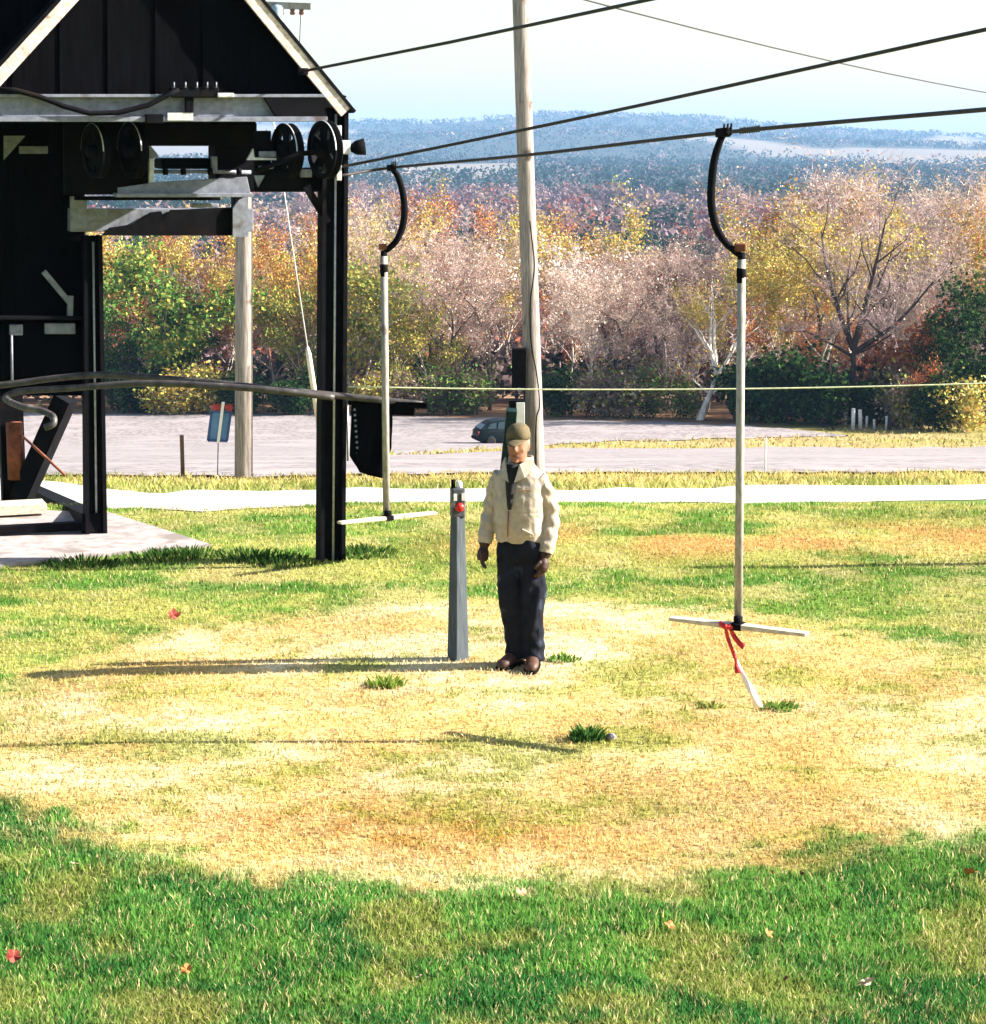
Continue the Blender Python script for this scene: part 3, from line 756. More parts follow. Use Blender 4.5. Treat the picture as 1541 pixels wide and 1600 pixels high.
# the same wood carries on a little beyond both sides of the frame
for i in range(13):
    tree(TRNG.choice(['gold', 'green', 'pink', 'lime', 'orange']), 120 - i * 34 + TRNG.uniform(-10, 10), 150 + TRNG.random() * 14, TRNG.uniform(10, 14), "tree of the same wood hidden behind the station's dark wall", "trees hidden behind the station")
for i in range(9):
    tree(TRNG.choice(['gold', 'pink', 'pink', 'green', 'orange']), 1600 + i * 36 + TRNG.uniform(-10, 10), 142 + TRNG.random() * 16, TRNG.uniform(9, 14), "tree of the same wood just outside the photo's right edge", "trees outside the right edge")

# far woods: one mass of crowns in loosely spaced ranks down the valley and up the hills
def far_wood(name, label, y0, y1, step, spacing, size, leafs, seed, tex, base_h, leafq=0.3, dim=0.72):
    R = np.random.default_rng(seed); C = []
    y = y0
    while y < y1:
        half = 0.40 * y + 40; n = int(2 * half / (spacing(y)))
        x = (np.arange(n) + R.random(n)) / n * 2 * half - half
        yy = y + (R.random(n) - 0.5) * (y * (step - 1)) * 1.4
        C.append(np.stack([x, yy], 1)); y *= step
    C = np.concatenate(C); x, y = C[:, 0], C[:, 1]
    ok = R.random(len(x)) > field_mask(x, y) * 0.97
    x, y = x[ok], y[ok]; n = len(x)
    g = H(x, y); s = size(y) * (0.7 + 0.6 * R.random(n))
    a = fbm(x * 0.008 + y * 0.002, y * 0.0035, seed + 1); b = fbm(x * 0.02, y * 0.008, seed + 2)
    col = np.tile(np.array((0.24, 0.16, 0.17)), (n, 1))
    col = lerp3(col, np.full((n, 3), (0.33, 0.24, 0.22)), sstep(0.45, 0.65, b))
    con = sstep(0.54, 0.60, a); con = np.maximum(con, tex(x, y)); pick = R.random(n) < con
    col[pick] = (0.020, 0.045, 0.030)
    red = (R.random(n) < 0.08 + 0.25 * sstep(0.55, 0.65, fbm(x * 0.03, y * 0.01, seed + 5))) & ~pick
    if y0 > 1400: red[:] = False
    col[red] = (0.26, 0.085, 0.06)
    gold = (R.random(n) < (0.06 if y0 < 1400 else 0.0)) & ~pick
    col[gold] = (0.34, 0.22, 0.08)
    col = col * dim * (0.75 + 0.5 * R.random(n))[:, None]
    k = leafs
    hh = base_h(y) * (0.75 + 0.5 * R.random(n))
    d = R.normal(size=(n, k, 3)); d /= np.linalg.norm(d, axis=2)[:, :, None]; d *= (0.55 + 0.45 * R.random((n, k)))[:, :, None]
    cen = np.stack([x, y, g + hh * 0.55], 1)[:, None, :] + d * np.stack([s, s, hh * 0.5], 1)[:, None, :]
    q = (s * leafq)[:, None, None] * (0.6 + 0.8 * R.random((n, k)))[:, :, None]
    nn = d + R.normal(size=(n, k, 3)) * 0.5; nn /= np.linalg.norm(nn, axis=2)[:, :, None]
    u = np.cross(nn, R.normal(size=(n, k, 3))); u /= np.linalg.norm(u, axis=2)[:, :, None]; w = np.cross(nn, u)
    A, B, D, E = cen - u * q, cen + w * q * .8, cen + u * q, cen - w * q * .8
    V = np.stack([A, B, D, E], 2).reshape(-1, 3); i = np.arange(n * k) * 4
    T = np.repeat(col, k, 0) * (0.75 + 0.5 * R.random(n * k))[:, None]
    tag(link(name, np_mesh(name, V, np.stack([i, i + 1, i + 2, i + 3], 1), T), LEAF), label, "forest", kind="stuff")
far_wood("undergrowth", "brown and olive undergrowth between the trunks behind the lot", 154, 200, 1.018, lambda y: 2.2, lambda y: 1.7 + 0 * y, 42, 15, lambda x, y: 0.25 + 0 * x, lambda y: 3.4 + 0 * y, 0.16, 0.5)
def band(x, y):
    px = CX + F * x / y
    return np.exp(-((y - 560) / 150.0) ** 2) * (0.35 + 0.5 * sstep(860, 930, px) * sstep(1150, 1090, px))
far_wood("near_valley_forest", "pinkish autumn forest just below the lot's trees", 225, 520, 1.035, lambda y: 5.0 + y * 0.006, lambda y: 3.6 + y * 0.002, 70, 8, band, lambda y: 11 + 0 * y, 0.15)
far_wood("valley_forest", "purple-brown autumn forest filling the valley with dark conifers", 520, 1500, 1.026, lambda y: 5.5 + y * 0.005, lambda y: 4.0 + y * 0.002, 52, 5, band, lambda y: 12 + 0 * y, 0.17)
far_wood("hill_forest", "distant bluish forest climbing the far hills", 1500, 6300, 1.022, lambda y: 9 + y * 0.004, lambda y: 6 + y * 0.002, 17, 6, lambda x, y: 0.78 + 0 * x, lambda y: 12 + 0 * y, 0.15)

# ------------------------------------------------------------------ concrete pad and the lift's drive station
CONC = mat("old concrete", (0.27, 0.24, 0.235), 0.95, 0.25, 7, 0.6, patch=((0.19, 0.16, 0.15), 2.2, 0.55))
def concrete_pad():
    n = len(PAD); m = MB()
    top = [Vector((p.x, p.y, Hs(p.x, p.y) + 0.035)) for p in PAD]; bot = [p - Vector((0, 0, 0.4)) for p in top]
    m.add(top + bot, [tuple(reversed(range(n)))] + [(i, (i + 1) % n, n + (i + 1) % n, n + i) for i in range(n)])
    tag(m.build("concrete_pad", CONC), kind="structure")
concrete_pad()

SO = Vector((-1.382, 19.05, 0)); SB = Vector((0.951, 0.309, 0)); SA = Vector((-0.309, 0.951, 0))
def S(px, py, d=0.0):
    """Point on the station's front plane (or d metres behind it) under a photo pixel."""
    k = P(px, py, 1.0).x
    X0, Y0 = SO.x + SA.x * d, SO.y + SA.y * d
    s = (k * Y0 - X0) / (SB.x - k * SB.y)
    return P(px, py, Y0 + s * SB.y)
def sprism(m, pix, d, depth):
    fr = [S(a, b, d) for a, b in pix]; bk = [p + SA * depth for p in fr]; n = len(pix)
    return m.add(fr + bk, [tuple(range(n)), tuple(reversed(range(n, 2 * n)))] + [(i, n + i, n + (i + 1) % n, (i + 1) % n) for i in range(n)])
def srect(m, x0, y0, x1, y1, d, depth):
    return sprism(m, [(x0, y1), (x1, y1), (x1, y0), (x0, y0)], d, depth)
def sbox(name, x0, y0, x1, y1, d, depth, mt, par, bev=0.008):
    o = srect(MB(), x0, y0, x1, y1, d, depth).build(name, mt, par)
    return bevel(o, bev) if bev else o
_wa, _wb = Vector((-0.56, 0.83, 0)), Vector((0.83, 0.56, 0))
SR = Matrix((_wa, Vector((0, 0, 1)), _wb)).transposed()      # lathe axis -> station's cross direction
SRL = Matrix((SB, SA, Vector((0, 0, 1)))).transposed()

def fix(m):
    return m
def station():
    st = thing("lift_station", "black gabled drive station of the ski tow on steel posts", "lift station", (SO.x, SO.y, Hs(SO.x, SO.y)))
    # steel I-posts: two flanges, a recessed web, a pale conduit added to draw the lit line down the web
    def ipost(x0, x1, ytop, ybot, d, x0b=None, x1b=None):
        x0b = x0 if x0b is None else x0b; x1b = x1 if x1b is None else x1b
        fl = 6; m = MB()
        sprism(m, [(x0b, ybot), (x0b + fl, ybot), (x0 + fl, ytop), (x0, ytop)], d, 0.19)
        sprism(m, [(x1b - fl, ybot), (x1b, ybot), (x1, ytop), (x1 - fl, ytop)], d, 0.19)
        sprism(m, [(x0b + fl, ybot), (x1b - fl, ybot), (x1 - fl, ytop), (x0 + fl, ytop)], d + 0.085, 0.02)
        o = m.build("post", STEEL_DARK, st)
        xc, xcb = (x0 + x1) / 2, (x0b + x1b) / 2
        MB().tube([S(xcb, ybot - 4, d + 0.07), S((xc + xcb) / 2, (ytop + ybot) / 2, d + 0.07), S(xc, ytop + 10, d + 0.07)], 0.011, 8).build("conduit", STEEL_PALE, o)
        m = MB(); m.box(S(xcb, ybot, d + 0.09) + Vector((0, 0, 0.0)), (0.34, 0.30, 0.03), SRL); m.build("base_plate", STEEL_DARK, o)
    ipost(505, 545, 168, 880, 0.0, 501, 540)
    ipost(131, 160, 368, 842, 1.9, 134, 168)
    # gable: black boards between two cream rake boards, a thin roof behind
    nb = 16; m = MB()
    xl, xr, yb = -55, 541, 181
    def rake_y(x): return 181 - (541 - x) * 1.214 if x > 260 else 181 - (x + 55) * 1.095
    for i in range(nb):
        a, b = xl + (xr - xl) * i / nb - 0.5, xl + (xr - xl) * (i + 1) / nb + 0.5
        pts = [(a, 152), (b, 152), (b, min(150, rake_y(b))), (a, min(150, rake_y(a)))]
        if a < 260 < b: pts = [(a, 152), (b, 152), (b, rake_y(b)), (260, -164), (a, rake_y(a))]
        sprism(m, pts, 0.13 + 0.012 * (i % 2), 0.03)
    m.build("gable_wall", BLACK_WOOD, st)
    for pts in ([(394, -2), (541, 177), (541, 193), (533, 190), (378, 2), (251, -152), (260, -166)], [(260, -166), (251, -152), (88, 26), (-55, 182), (-62, 170), (88, -8)]):
        pass
    # rake boards (each a straight cream plank) and the roof slabs on top of them
    def slab(p0, p1, w_in, w_out, d, depth, name, mt):
        a, b = S(*p0, d), S(*p1, d)
        dr = (b - a).normalized(); nrm = SA.cross(dr).normalized()
        if nrm.z < 0: nrm = -nrm
        vs = [a - nrm * w_in, b - nrm * w_in, b + nrm * w_out, a + nrm * w_out]
        vs += [v + SA * depth for v in vs]
        mm = MB(); mm.add(vs, [(0, 1, 2, 3), (7, 6, 5, 4), (0, 4, 5, 1), (1, 5, 6, 2), (2, 6, 7, 3), (3, 7, 4, 0)])
        return mm.build(name, mt, st)
    slab((260, -166), (541, 175), 0.055, 0.045, -0.02, 0.045, "rake_board", CREAM_WOOD)
    slab((260, -166), (-56, 180), 0.055, 0.045, -0.02, 0.045, "rake_board", CREAM_WOOD)
    slab((260, -166), (547, 182), -0.046, 0.075, -0.03, 4.2, "roof", STEEL_DARK)
    slab((260, -166), (-64, 188), -0.046, 0.075, -0.03, 4.2, "roof", STEEL_DARK)
    sbox("post_cap", 531, 163, 545, 178, -0.01, 0.15, STEEL_DARK, st)
    # front tie beam: a grey I-beam with its flanges
    o = srect(MB(), -60, 152, 508, 182, 0.02, 0.02)
    o.v, o.f, o.s = o.v, o.f, o.s
    srect(o, -60, 182, 512, 190, -0.055, 0.17); srect(o, -60, 147, 508, 152, -0.055, 0.15)
    tb = o.build("tie_beam", STEEL_GREY, st); bevel(tb, 0.004)
    MB().tube([S(-10, 140, -0.08), S(25, 141, -0.08), S(62, 151, -0.08), S(100, 166, -0.08), S(140, 177, -0.08), S(185, 176, -0.08), S(232, 164, -0.08), S(262, 148, -0.08), S(280, 140, -0.08)], 0.022, 8).build("hose", STEEL_DARK, st)
    # pillow block with bolts above the beam, a second bearing hung from it
    bk = sbox("bearing_block", 268, 136, 342, 152, -0.09, 0.14, STEEL_DARK, st)
    for x in (272, 290, 308, 324, 338):
        MB().tube([S(x, 137, -0.10), S(x, 128, -0.10)], 0.007, 6).build("bolt", STEEL_GREY, bk)
    sbox("bracket", 340, 145, 366, 152, -0.10, 0.05, STEEL_PALE, st)
    sbox("bracket", 228, 178, 256, 193, -0.09, 0.08, STEEL_DARK, st)
    sbox("bracket", 290, 150, 303, 176, -0.07, 0.05, STEEL_DARK, st)
    sbox("number_plate", 262, 176, 302, 188, -0.062, 0.006, STEEL_PALE, st, 0)
    # dark plate in the shape of the shadow on the tie beam's right end
    sprism(MB(), [(412, 150), (508, 150), (508, 182), (432, 182)], -0.05, 0.06).build("light_shade_plate", STEEL_DARK, st)
    # dark drive house at the left, wing above it
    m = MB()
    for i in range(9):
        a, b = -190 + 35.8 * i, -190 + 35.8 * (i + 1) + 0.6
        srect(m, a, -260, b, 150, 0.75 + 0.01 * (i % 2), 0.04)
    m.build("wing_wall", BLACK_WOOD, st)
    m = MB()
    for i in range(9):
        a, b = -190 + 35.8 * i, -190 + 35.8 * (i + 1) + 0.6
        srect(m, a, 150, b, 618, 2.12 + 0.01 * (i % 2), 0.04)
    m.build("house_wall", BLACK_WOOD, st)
    sbox("house_roof_panel", -190, 160, 165, 186, 0.2, 3.4, BLACK_WOOD, st)
    sbox("panel", 100, 190, 232, 304, 1.0, 0.08, STEEL_DARK, st)
    sprism(MB(), [(6, 250), (40, 212), (6, 212)], 1.9, 0.03).build("light_shade_plate", STEEL_GREY, st)  # grey triangle standing for light on the dark house
    sbox("plate", 30, 228, 75, 240, 1.9, 0.04, STEEL_GREY, st)
    # ledge with two grey plates and a bent strut on the drive house
    sbox("ledge", -20, 494, 132, 500, 1.98, 0.12, STEEL_DARK, st)
    sbox("plate", 15, 507, 36, 524, 2.05, 0.05, STEEL_GREY, st); sbox("plate", 70, 505, 118, 522, 2.05, 0.05, STEEL_GREY, st)
    MB().beam(S(68, 424, 2.05), S(108, 472, 2.05), 0.06, 0.05).build("strut", STEEL_GREY, st)
    MB().beam(S(110, 462, 2.05), S(109, 494, 2.05), 0.07, 0.05).build("strut", STEEL_GREY, st)
    MB().tube([S(18, 524, 2.0), S(19, 594, 2.0)], 0.012, 6).build("pipe", STEEL_GREY, st)
    # motor casing with the gaps that let the hills show through, shaft, belt guard
    hs = sbox("drive_casing", 222, 190, 402, 228, 0.7, 0.5, STEEL_DARK, st, 0.02)
    sbox("drive_casing", 338, 226, 402, 300, 0.72, 0.4, STEEL_DARK, st, 0.02)
    sbox("gearbox", 252, 247, 334, 264, 0.8, 0.4, STEEL_DARK, st, 0.02)
    sprism(MB(), [(212, 247), (248, 247), (246, 240), (236, 228), (214, 228)], 0.65, 0.25).build("bearing_cover", STEEL_GREY, st)
    sbox("plate", 233, 247, 241, 286, 0.62, 0.06, STEEL_PALE, st); sbox("plate", 331, 244, 340, 270, 0.62, 0.06, STEEL_GREY, st)
    MB().tube([S(238, 268, 0.66), S(300, 268, 0.66), S(392, 269, 0.66)], 0.018, 10).build("shaft", STEEL_GREY, st)
    for x in (255, 283, 325, 370):
        MB().tube([S(x, 268, 0.60) , S(x + 7, 268, 0.60)], 0.03, 8).build("collar", STEEL_DARK, st)
    # lower girder: tapered grey plate with a bottom flange
    g = sprism(MB(), [(184, 304), (392, 304), (386, 276), (250, 284), (184, 293)], 0.6, 0.03)
    srect(g, 182, 302, 396, 308, 0.52, 0.2)
    bevel(g.build("girder", STEEL_GREY, st), 0.004)
    sbox("angle_bar", 118, 307, 345, 313, 1.2, 0.12, STEEL_DARK, st)
    sbox("angle_bar", 300, 318, 342, 324, 1.2, 0.12, STEEL_GREY, st)
    # rear tie beam resting on the inner post, grey end plates, black plate standing for the shade across it
    t2 = srect(MB(), 110, 326, 396, 362, 1.75, 0.22); bevel(t2.build("tie_beam", STEEL_GREY, st), 0.006)
    sprism(MB(), [(160, 368), (172, 356), (212, 350), (236, 332), (252, 330), (256, 340), (268, 328), (366, 324), (366, 368)], 1.68, 0.06).build("beam_shade", STEEL_DARK, st)
    sprism(MB(), [(110, 358), (140, 358), (140, 344), (168, 344), (168, 326), (136, 326), (136, 307), (110, 307)], 1.66, 0.05).build("end_plate", STEEL_GREY, st)
    sprism(MB(), [(364, 370), (388, 370), (388, 304), (374, 312), (364, 326)], 1.64, 0.05).build("end_plate", STEEL_GREY, st)
    sbox("stanchion", 366, 186, 388, 330, 1.75, 0.16, STEEL_DARK, st)
    # sheaves in line with the rope
    def sheave(px, py, d, r, w=0.075):
        c = S(px, py, d)
        prof = [(r * .80, -w * .38), (r, -w / 2), (r, -w * .36), (r * .88, -w * .10), (r * .88, w * .10), (r, w * .36), (r, w / 2), (r * .80, w * .38)]
        rings = []
        m = MB(); n = 36
        for q, z in prof + prof[:1]:
            rings.append([c + SR @ Vector((q * math.cos(2 * PI * k / n), q * math.sin(2 * PI * k / n), z)) for k in range(n)])
        m.loft(rings, cap=False)
        o = m.build("sheave", STEEL_DARK, st)
        h = MB(); h.lathe([(.001, -w), (r * .24, -w), (r * .24, w), (.001, w)], c, 18, SR)
        for k in range(5):
            a = 2 * PI * k / 5 + 0.3
            v = SR @ Vector((math.cos(a), math.sin(a), 0))
            h.beam(c + v * r * .2, c + v * r * .84, 0.02, r * .42, up=Vector((0, 0, 1)).cross(v) if False else _wb.cross(v), w1=.02, h1=r * .6)
        h.build("hub", STEEL_DARK, o)
        # pale strip standing for the sunlit edge of the rim
        m = MB(); rr = []
        for q, z in ((r * .995, -w * .52), (r * 1.012, -w * .50), (r * 1.012, -w * .40), (r * .995, -w * .38)):
            rr.append([c + SR @ Vector((q * math.cos(a), q * math.sin(a), z)) for a in [PI * (0.0 + 1.0 * k / 24) for k in range(25)]])
        vs = [p for ring in rr for p in ring]
        m.add(vs, [(i * 25 + k, i * 25 + k + 1, (i + 1) * 25 + k + 1, (i + 1) * 25 + k) for i in range(3) for k in range(24)], True)
        m.build("lit_rim", STEEL_PALE, o)
    sheave(508, 234, -0.30, 0.245); sheave(449, 236, -0.02, 0.235); sheave(208, 235, 0.55, 0.245); sheave(150, 236, 0.6, 0.235)
    sbox("axle_plate", 398, 204, 424, 300, 0.1, 0.05, STEEL_DARK, st, 0.01); sbox("axle_plate", 418, 262, 500, 300, 0.1, 0.18, STEEL_DARK, st, 0.02)
    sbox("axle_plate", 405, 236, 432, 246, 0.06, 0.05, STEEL_GREY, st); sprism(MB(), [(386, 250), (432, 250), (432, 247), (398, 246), (396, 232)], 0.05, 0.05).build("bracket", STEEL_PALE, st)
    sbox("bracket", 405, 259, 428, 264, 0.05, 0.04, STEEL_GREY, st); sbox("bracket", 470, 264, 488, 277, 0.05, 0.05, STEEL_GREY, st)
    sprism(MB(), [(398, 274), (414, 274), (404, 292)], 0.05, 0.04).build("bracket", STEEL_GREY, st)
    MB().tube([S(398, 268, -0.28), S(470, 240, -0.28), S(534, 234, -0.28)], 0.022, 8).build("axle", STEEL_DARK, st)
    sbox("fork", 526, 196, 534, 282, -0.36, 0.04, STEEL_PALE, st, 0.004)
    m = MB(); m.beam(S(478, 290, 0.05), S(512, 348, 0.05), 0.05, 0.06); m.build("brace", STEEL_DARK, st)
    # flood lamp on a white bracket
    fl = sbox("lamp_bracket", 534, 219, 548, 241, -0.12, 0.10, mat("white enamel", (.5, .5, .5), .5, .08, 5), st)
    a, b = S(548, 232, -0.08), S(570, 229, -0.10)
    MB().tube([a, a.lerp(b, .35), b, b.lerp(a, .08)], [0.03, 0.06, 0.075, 0.06], 14).build("flood_lamp", STEEL_DARK, fl)
    # curved guide rails round the front of the station
    def rail(pix, r, mt, name):
        pts = [P(*q) for q in pix]
        return MB().tube(smooth_path(pts, 6), r, 10).build(name, mt, st)
    rail([(522, 621, 18.78), (440, 611, 18.66), (350, 604, 18.66), (230, 599, 18.71), (100, 607, 18.76), (30, 612, 18.76), (9, 622, 18.71), (30, 634, 18.61), (62, 641, 18.56), (82, 650, 18.51), (83, 662, 18.46), (70, 668, 18.46)], 0.030, RAILM, "guide_rail")
    rail([(-60, 606, 19.16), (8, 601, 19.16), (95, 590, 19.16), (170, 586, 19.11), (300, 595, 18.96), (420, 607, 18.86), (545, 620, 19.02), (660, 632, 19.06)], 0.030, RAILM, "guide_rail")
    m = MB(); m.beam(P(545, 628, 19.12), P(668, 634, 19.00), 0.05, 0.05); m.build("boom_board", BLACK_WOOD, st)
    m = MB(); m.beam(P(596, 640, 19.12), P(648, 643, 19.05), 0.04, 0.07); m.build("boom_board", BLACK_WOOD, st)
    MB().tube([P(543, 632, 19.15), P(544, 720, 19.15)], 0.012, 6).build("pipe", STEEL_PALE, st)
    # stout column, leaning strut and foot beams at the left
    z0 = lambda p: Vector((p.x, p.y, Hs(p.x, p.y) + 0.04))
    cb = G(22, 792)
    m = MB(); m.box(z0(cb) + Vector((0, 0, 0.6)), (0.24, 0.24, 1.24), SRL); m.build("column", STEEL_DARK, st)
    p = P(22, 660, cb.y - 0.2); MB().tube([p, Vector((p.x, p.y, Hs(p.x, p.y) + .3))], 0.085, 14).build("drum", RUST, st)
    m = MB(); m.beam(z0(cb) + Vector((0.10, -.15, 0.05)), P(103, 622, cb.y - 0.3), 0.2, 0.19); m.build("leaning_strut", STEEL_DARK, st)
    f0, f1 = G(45, 783), G(146, 838)
    m = MB(); m.beam(z0(f0) + Vector((0, 0, 0.09)), z0(f1) + Vector((0, 0, 0.09)), 0.2, 0.18); m.build("foot_beam", STEEL_DARK, st)
    f0, f1 = G(-40, 812), G(70, 806)
    m = MB(); m.beam(z0(f0) + Vector((0, 0, 0.06)), z0(f1) + Vector((0, 0, 0.06)), 0.32, 0.10); bevel(m.build("plank", PALE_WOOD, st), 0.006)
    f0, f1 = G(-60, 846), G(128, 836)
    m = MB(); m.beam(z0(f0) + Vector((0, 0, 0.05)), z0(f1) + Vector((0, 0, 0.05)), 0.10, 0.08); m.build("foot_beam", STEEL_DARK, st)
    MB().tube([P(36, 682, 21.3), P(101, 742, 20.9)], 0.014, 6).build("rod", RUST, st)
    return st
def smooth_path(pts, k):
    out = []
    n = len(pts)
    for i in range(n - 1):
        p0, p1, p2, p3 = pts[max(i - 1, 0)], pts[i], pts[i + 1], pts[min(i + 2, n - 1)]
        for j in range(k):
            t = j / k
            out.append(0.5 * ((2 * p1) + (p2 - p0) * t + (2 * p0 - 5 * p1 + 4 * p2 - p3) * t * t + (3 * p1 - p0 - 3 * p2 + p3) * t ** 3))
    out.append(pts[-1])
    return out
RAILM = mat("dull pipe", (0.05, 0.045, 0.045), 0.5, 0.4, 10, 0.1, 0.2, patch=((0.18, 0.16, 0.15), 6, 0.62))
STATION = station()

# black rubber mat hung over the boom's end
def rubber_mat():
    top = [(549, 626), (565, 627), (582, 629), (600, 631), (613, 633)]
    bot = [(548, 712), (562, 738), (580, 743), (597, 747), (612, 700)]
    o0 = P(580, 628, 19.05); m = MB(); nu, nv = 17, 14; V = []
    for j in range(nv):
        for i in range(nu):
            u = i / (nu - 1) * (len(top) - 1); a = min(int(u), len(top) - 2); t = u - a; v = j / (nv - 1)
            px = (top[a][0] * (1 - t) + top[a + 1][0] * t) * (1 - v) + (bot[a][0] * (1 - t) + bot[a + 1][0] * t) * v
            py = (top[a][1] * (1 - t) + top[a + 1][1] * t) * (1 - v) + (bot[a][1] * (1 - t) + bot[a + 1][1] * t) * v
            V.append(P(px, py, 19.06 + 0.03 * math.sin(i * 0.8 + j * 0.2) * v))
    m.add(V, [(j * nu + i, j * nu + i + 1, (j + 1) * nu + i + 1, (j + 1) * nu + i) for j in range(nv - 1) for i in range(nu - 1)], True)
    t = thing("rubber_mat", "black rubber mat with a ragged lower edge hung beside the near steel post", "mat", o0)
    o = m.build("sheet", BLACK_WOOD, t); s = o.modifiers.new("thick", 'SOLIDIFY'); s.thickness = 0.015
    for k in range(9):
        p = P(554 + 0.6 * k, 640 + k * 8.5, 19.03); MB().lathe([(.001, -.004), (.012, -.004), (.012, .004), (.001, .004)], p, 8, Matrix.Rotation(PI / 2, 3, 'X')).build("eyelet", STEEL_GREY, t)
rubber_mat()

# ------------------------------------------------------------------ ropes and T-bars
YL, YR = 18.9, 13.3
CL, CR = P(612, 262, YL), P(1130, 207, YR)
def cable(name, pts, r, label, cat="cable", group=None, mt=None, n=7):
    m = MB().tube(pts, r, n)
    o = m.build(name, mt or CABLE, None, pts[0]); o.location = pts[0]
    return tag(o, label, cat, group)
TG = "steel ropes of the tow"
cable("tow_rope", smooth_path([S(506, 277, -0.30), S(541, 273, -0.32), CL, CL.lerp(CR, 0.5) - Vector((0, 0, 0.012)), CR, P(1541, 171, 10.77), P(1541, 171, 10.77) + (P(1541, 171, 10.77) - CR) * 0.6], 8), 0.0125,
      "lower steel rope carrying both T-bars out of the station", "rope", TG)
a, b = S(536, 260, -0.30), P(1541, 46, 12.6)
cable("tow_rope", smooth_path([S(500, 262, -0.28), a, a.lerp(b, .5) - Vector((0, 0, 0.015)), b, b + (b - a) * 0.5], 8), 0.0125, "middle steel rope rising from the station to the top right, no T-bar on it", "rope", TG)
a, b = S(474, 111, -0.03), P(1010, 0, 14.2)
cable("stay_rope", [a, a.lerp(b, .5) - Vector((0, 0, .01)), b, b + (b - a) * 1.2], 0.013, "upper steel rope leaving the station's right rake board", "rope", TG)
tag(bevel(srect(MB(), 466, 106, 482, 117, -0.05, 0.03).build("anchor_plate", STEEL_DARK, STATION), .004))

TBAR_PALE = mat("scuffed pale pole", (0.27, 0.245, 0.225), 0.7, 0.25, 12, 0.1, 0.0, stretch=(4, 4, 1), patch=((0.16, 0.13, 0.11), 6, 0.64), spec=.1)
def tbar(label, clamp, bow, sleeve, pole, bar, r, Y):
    t = thing("t_bar", label, "T-bar", clamp, 0, "T-bars hanging from the tow rope")
    d = (CR - CL).normalized()
    m = MB(); m.beam(clamp - d * 0.06, clamp + d * 0.06, 0.05, 0.055); bevel(m.build("clamp", STEEL_DARK, t), .008)
    for k in (-.045, 0.0, .045):
        MB().tube([clamp + d * (k + .05) + Vector((0, -.018, -.02)), clamp + d * (k + .06) + Vector((0, 0, .045)), clamp + d * (k + .05) + Vector((0, .018, -.02))], 0.007, 6).build("u_bolt", STEEL_DARK, t)
    pts = smooth_path([P(x, y, Y) for x, y in bow], 5)
    n = len(pts)
    MB().tube(pts, [r * (0.82 + 0.25 * math.sin(PI * i / (n - 1))) for i in range(n)], 10).build("hanger_bow", STEEL_DARK, t)
    s0, s1 = P(*sleeve[0], Y), P(*sleeve[1], Y)
    MB().tube([s0, s0.lerp(s1, .04), s0.lerp(s1, .5), s0.lerp(s1, .55), s0.lerp(s1, .8), s0.lerp(s1, .84), s1], [r * .7, r * 1.0, r * 1.0, r * 1.22, r * 1.22, r * 1.12, r * 1.12], 10).build("spring_sleeve", STEEL_DARK, t)
    b = s0 + Vector((0, 0, 0.0)); m = MB(); m.box(b + Vector((-.01, 0, .03)), (.07, .05, .05)); bevel(m.build("pivot", RUST, t), .008)
    p0, p1 = P(*pole[0], Y), P(*pole[1], Y)
    MB().tube([p0, p0.lerp(p1, .5), p1], r * 1.08, 14).build("pole", TBAR_PALE, t)
    e0, e1 = P(*bar[0]), P(*bar[1])
    m = MB(); mid = e0.lerp(e1, .5)
    m.beam(e0, mid, 0.075, 0.022, w1=.085, h1=.034); m.beam(mid, e1, 0.085, 0.034, w1=.075, h1=.022); bevel(m.build("crossbar", PALE_WOOD, t), .006)
    m = MB(); m.beam(mid - (e1 - e0).normalized() * .035, mid + (e1 - e0).normalized() * .035, .092, .042); m.tube([mid, mid + Vector((0, 0, .06))], r * 1.2, 10)
    m.build("crossbar_socket", STEEL_DARK, t)
    return mid
tbar("farther T-bar beside the near steel post, bow curving to the right", CL, [(613, 264), (621, 274), (628, 295), (632, 322), (630, 350), (621, 374), (608, 388), (601, 392)],
     [(600, 391), (600, 432)], [(600, 400), (604, 804)], [(530, 817, 18.55), (680, 801, 19.12)], 0.029, YL)
MIDR = tbar("nearer T-bar at right of the man with a ribbon tied on it", CR, [(1131, 209), (1124, 224), (1116, 252), (1112, 290), (1112, 322), (1119, 354), (1134, 379), (1158, 400)],
     [(1159, 394), (1158, 442)], [(1159, 405), (1154, 972)], [(1048, 966, 13.47), (1262, 991, 13.03)], 0.024, YR)
CLIP = MB()
d = (CR - CL).normalized()
for k in range(9):
    q = CR + d * (0.22 + k * 0.028); CLIP.tube([q + Vector((0, 0, .014)), q + Vector((.012, .014, 0)), q - Vector((0, 0, .014))], 0.008, 5)
o = CLIP.build("rope_splice", CABLE, None, CR); o.location = CR
tag(o, "wire wrapping on the lower rope beside the nearer T-bar's clamp", "splice")

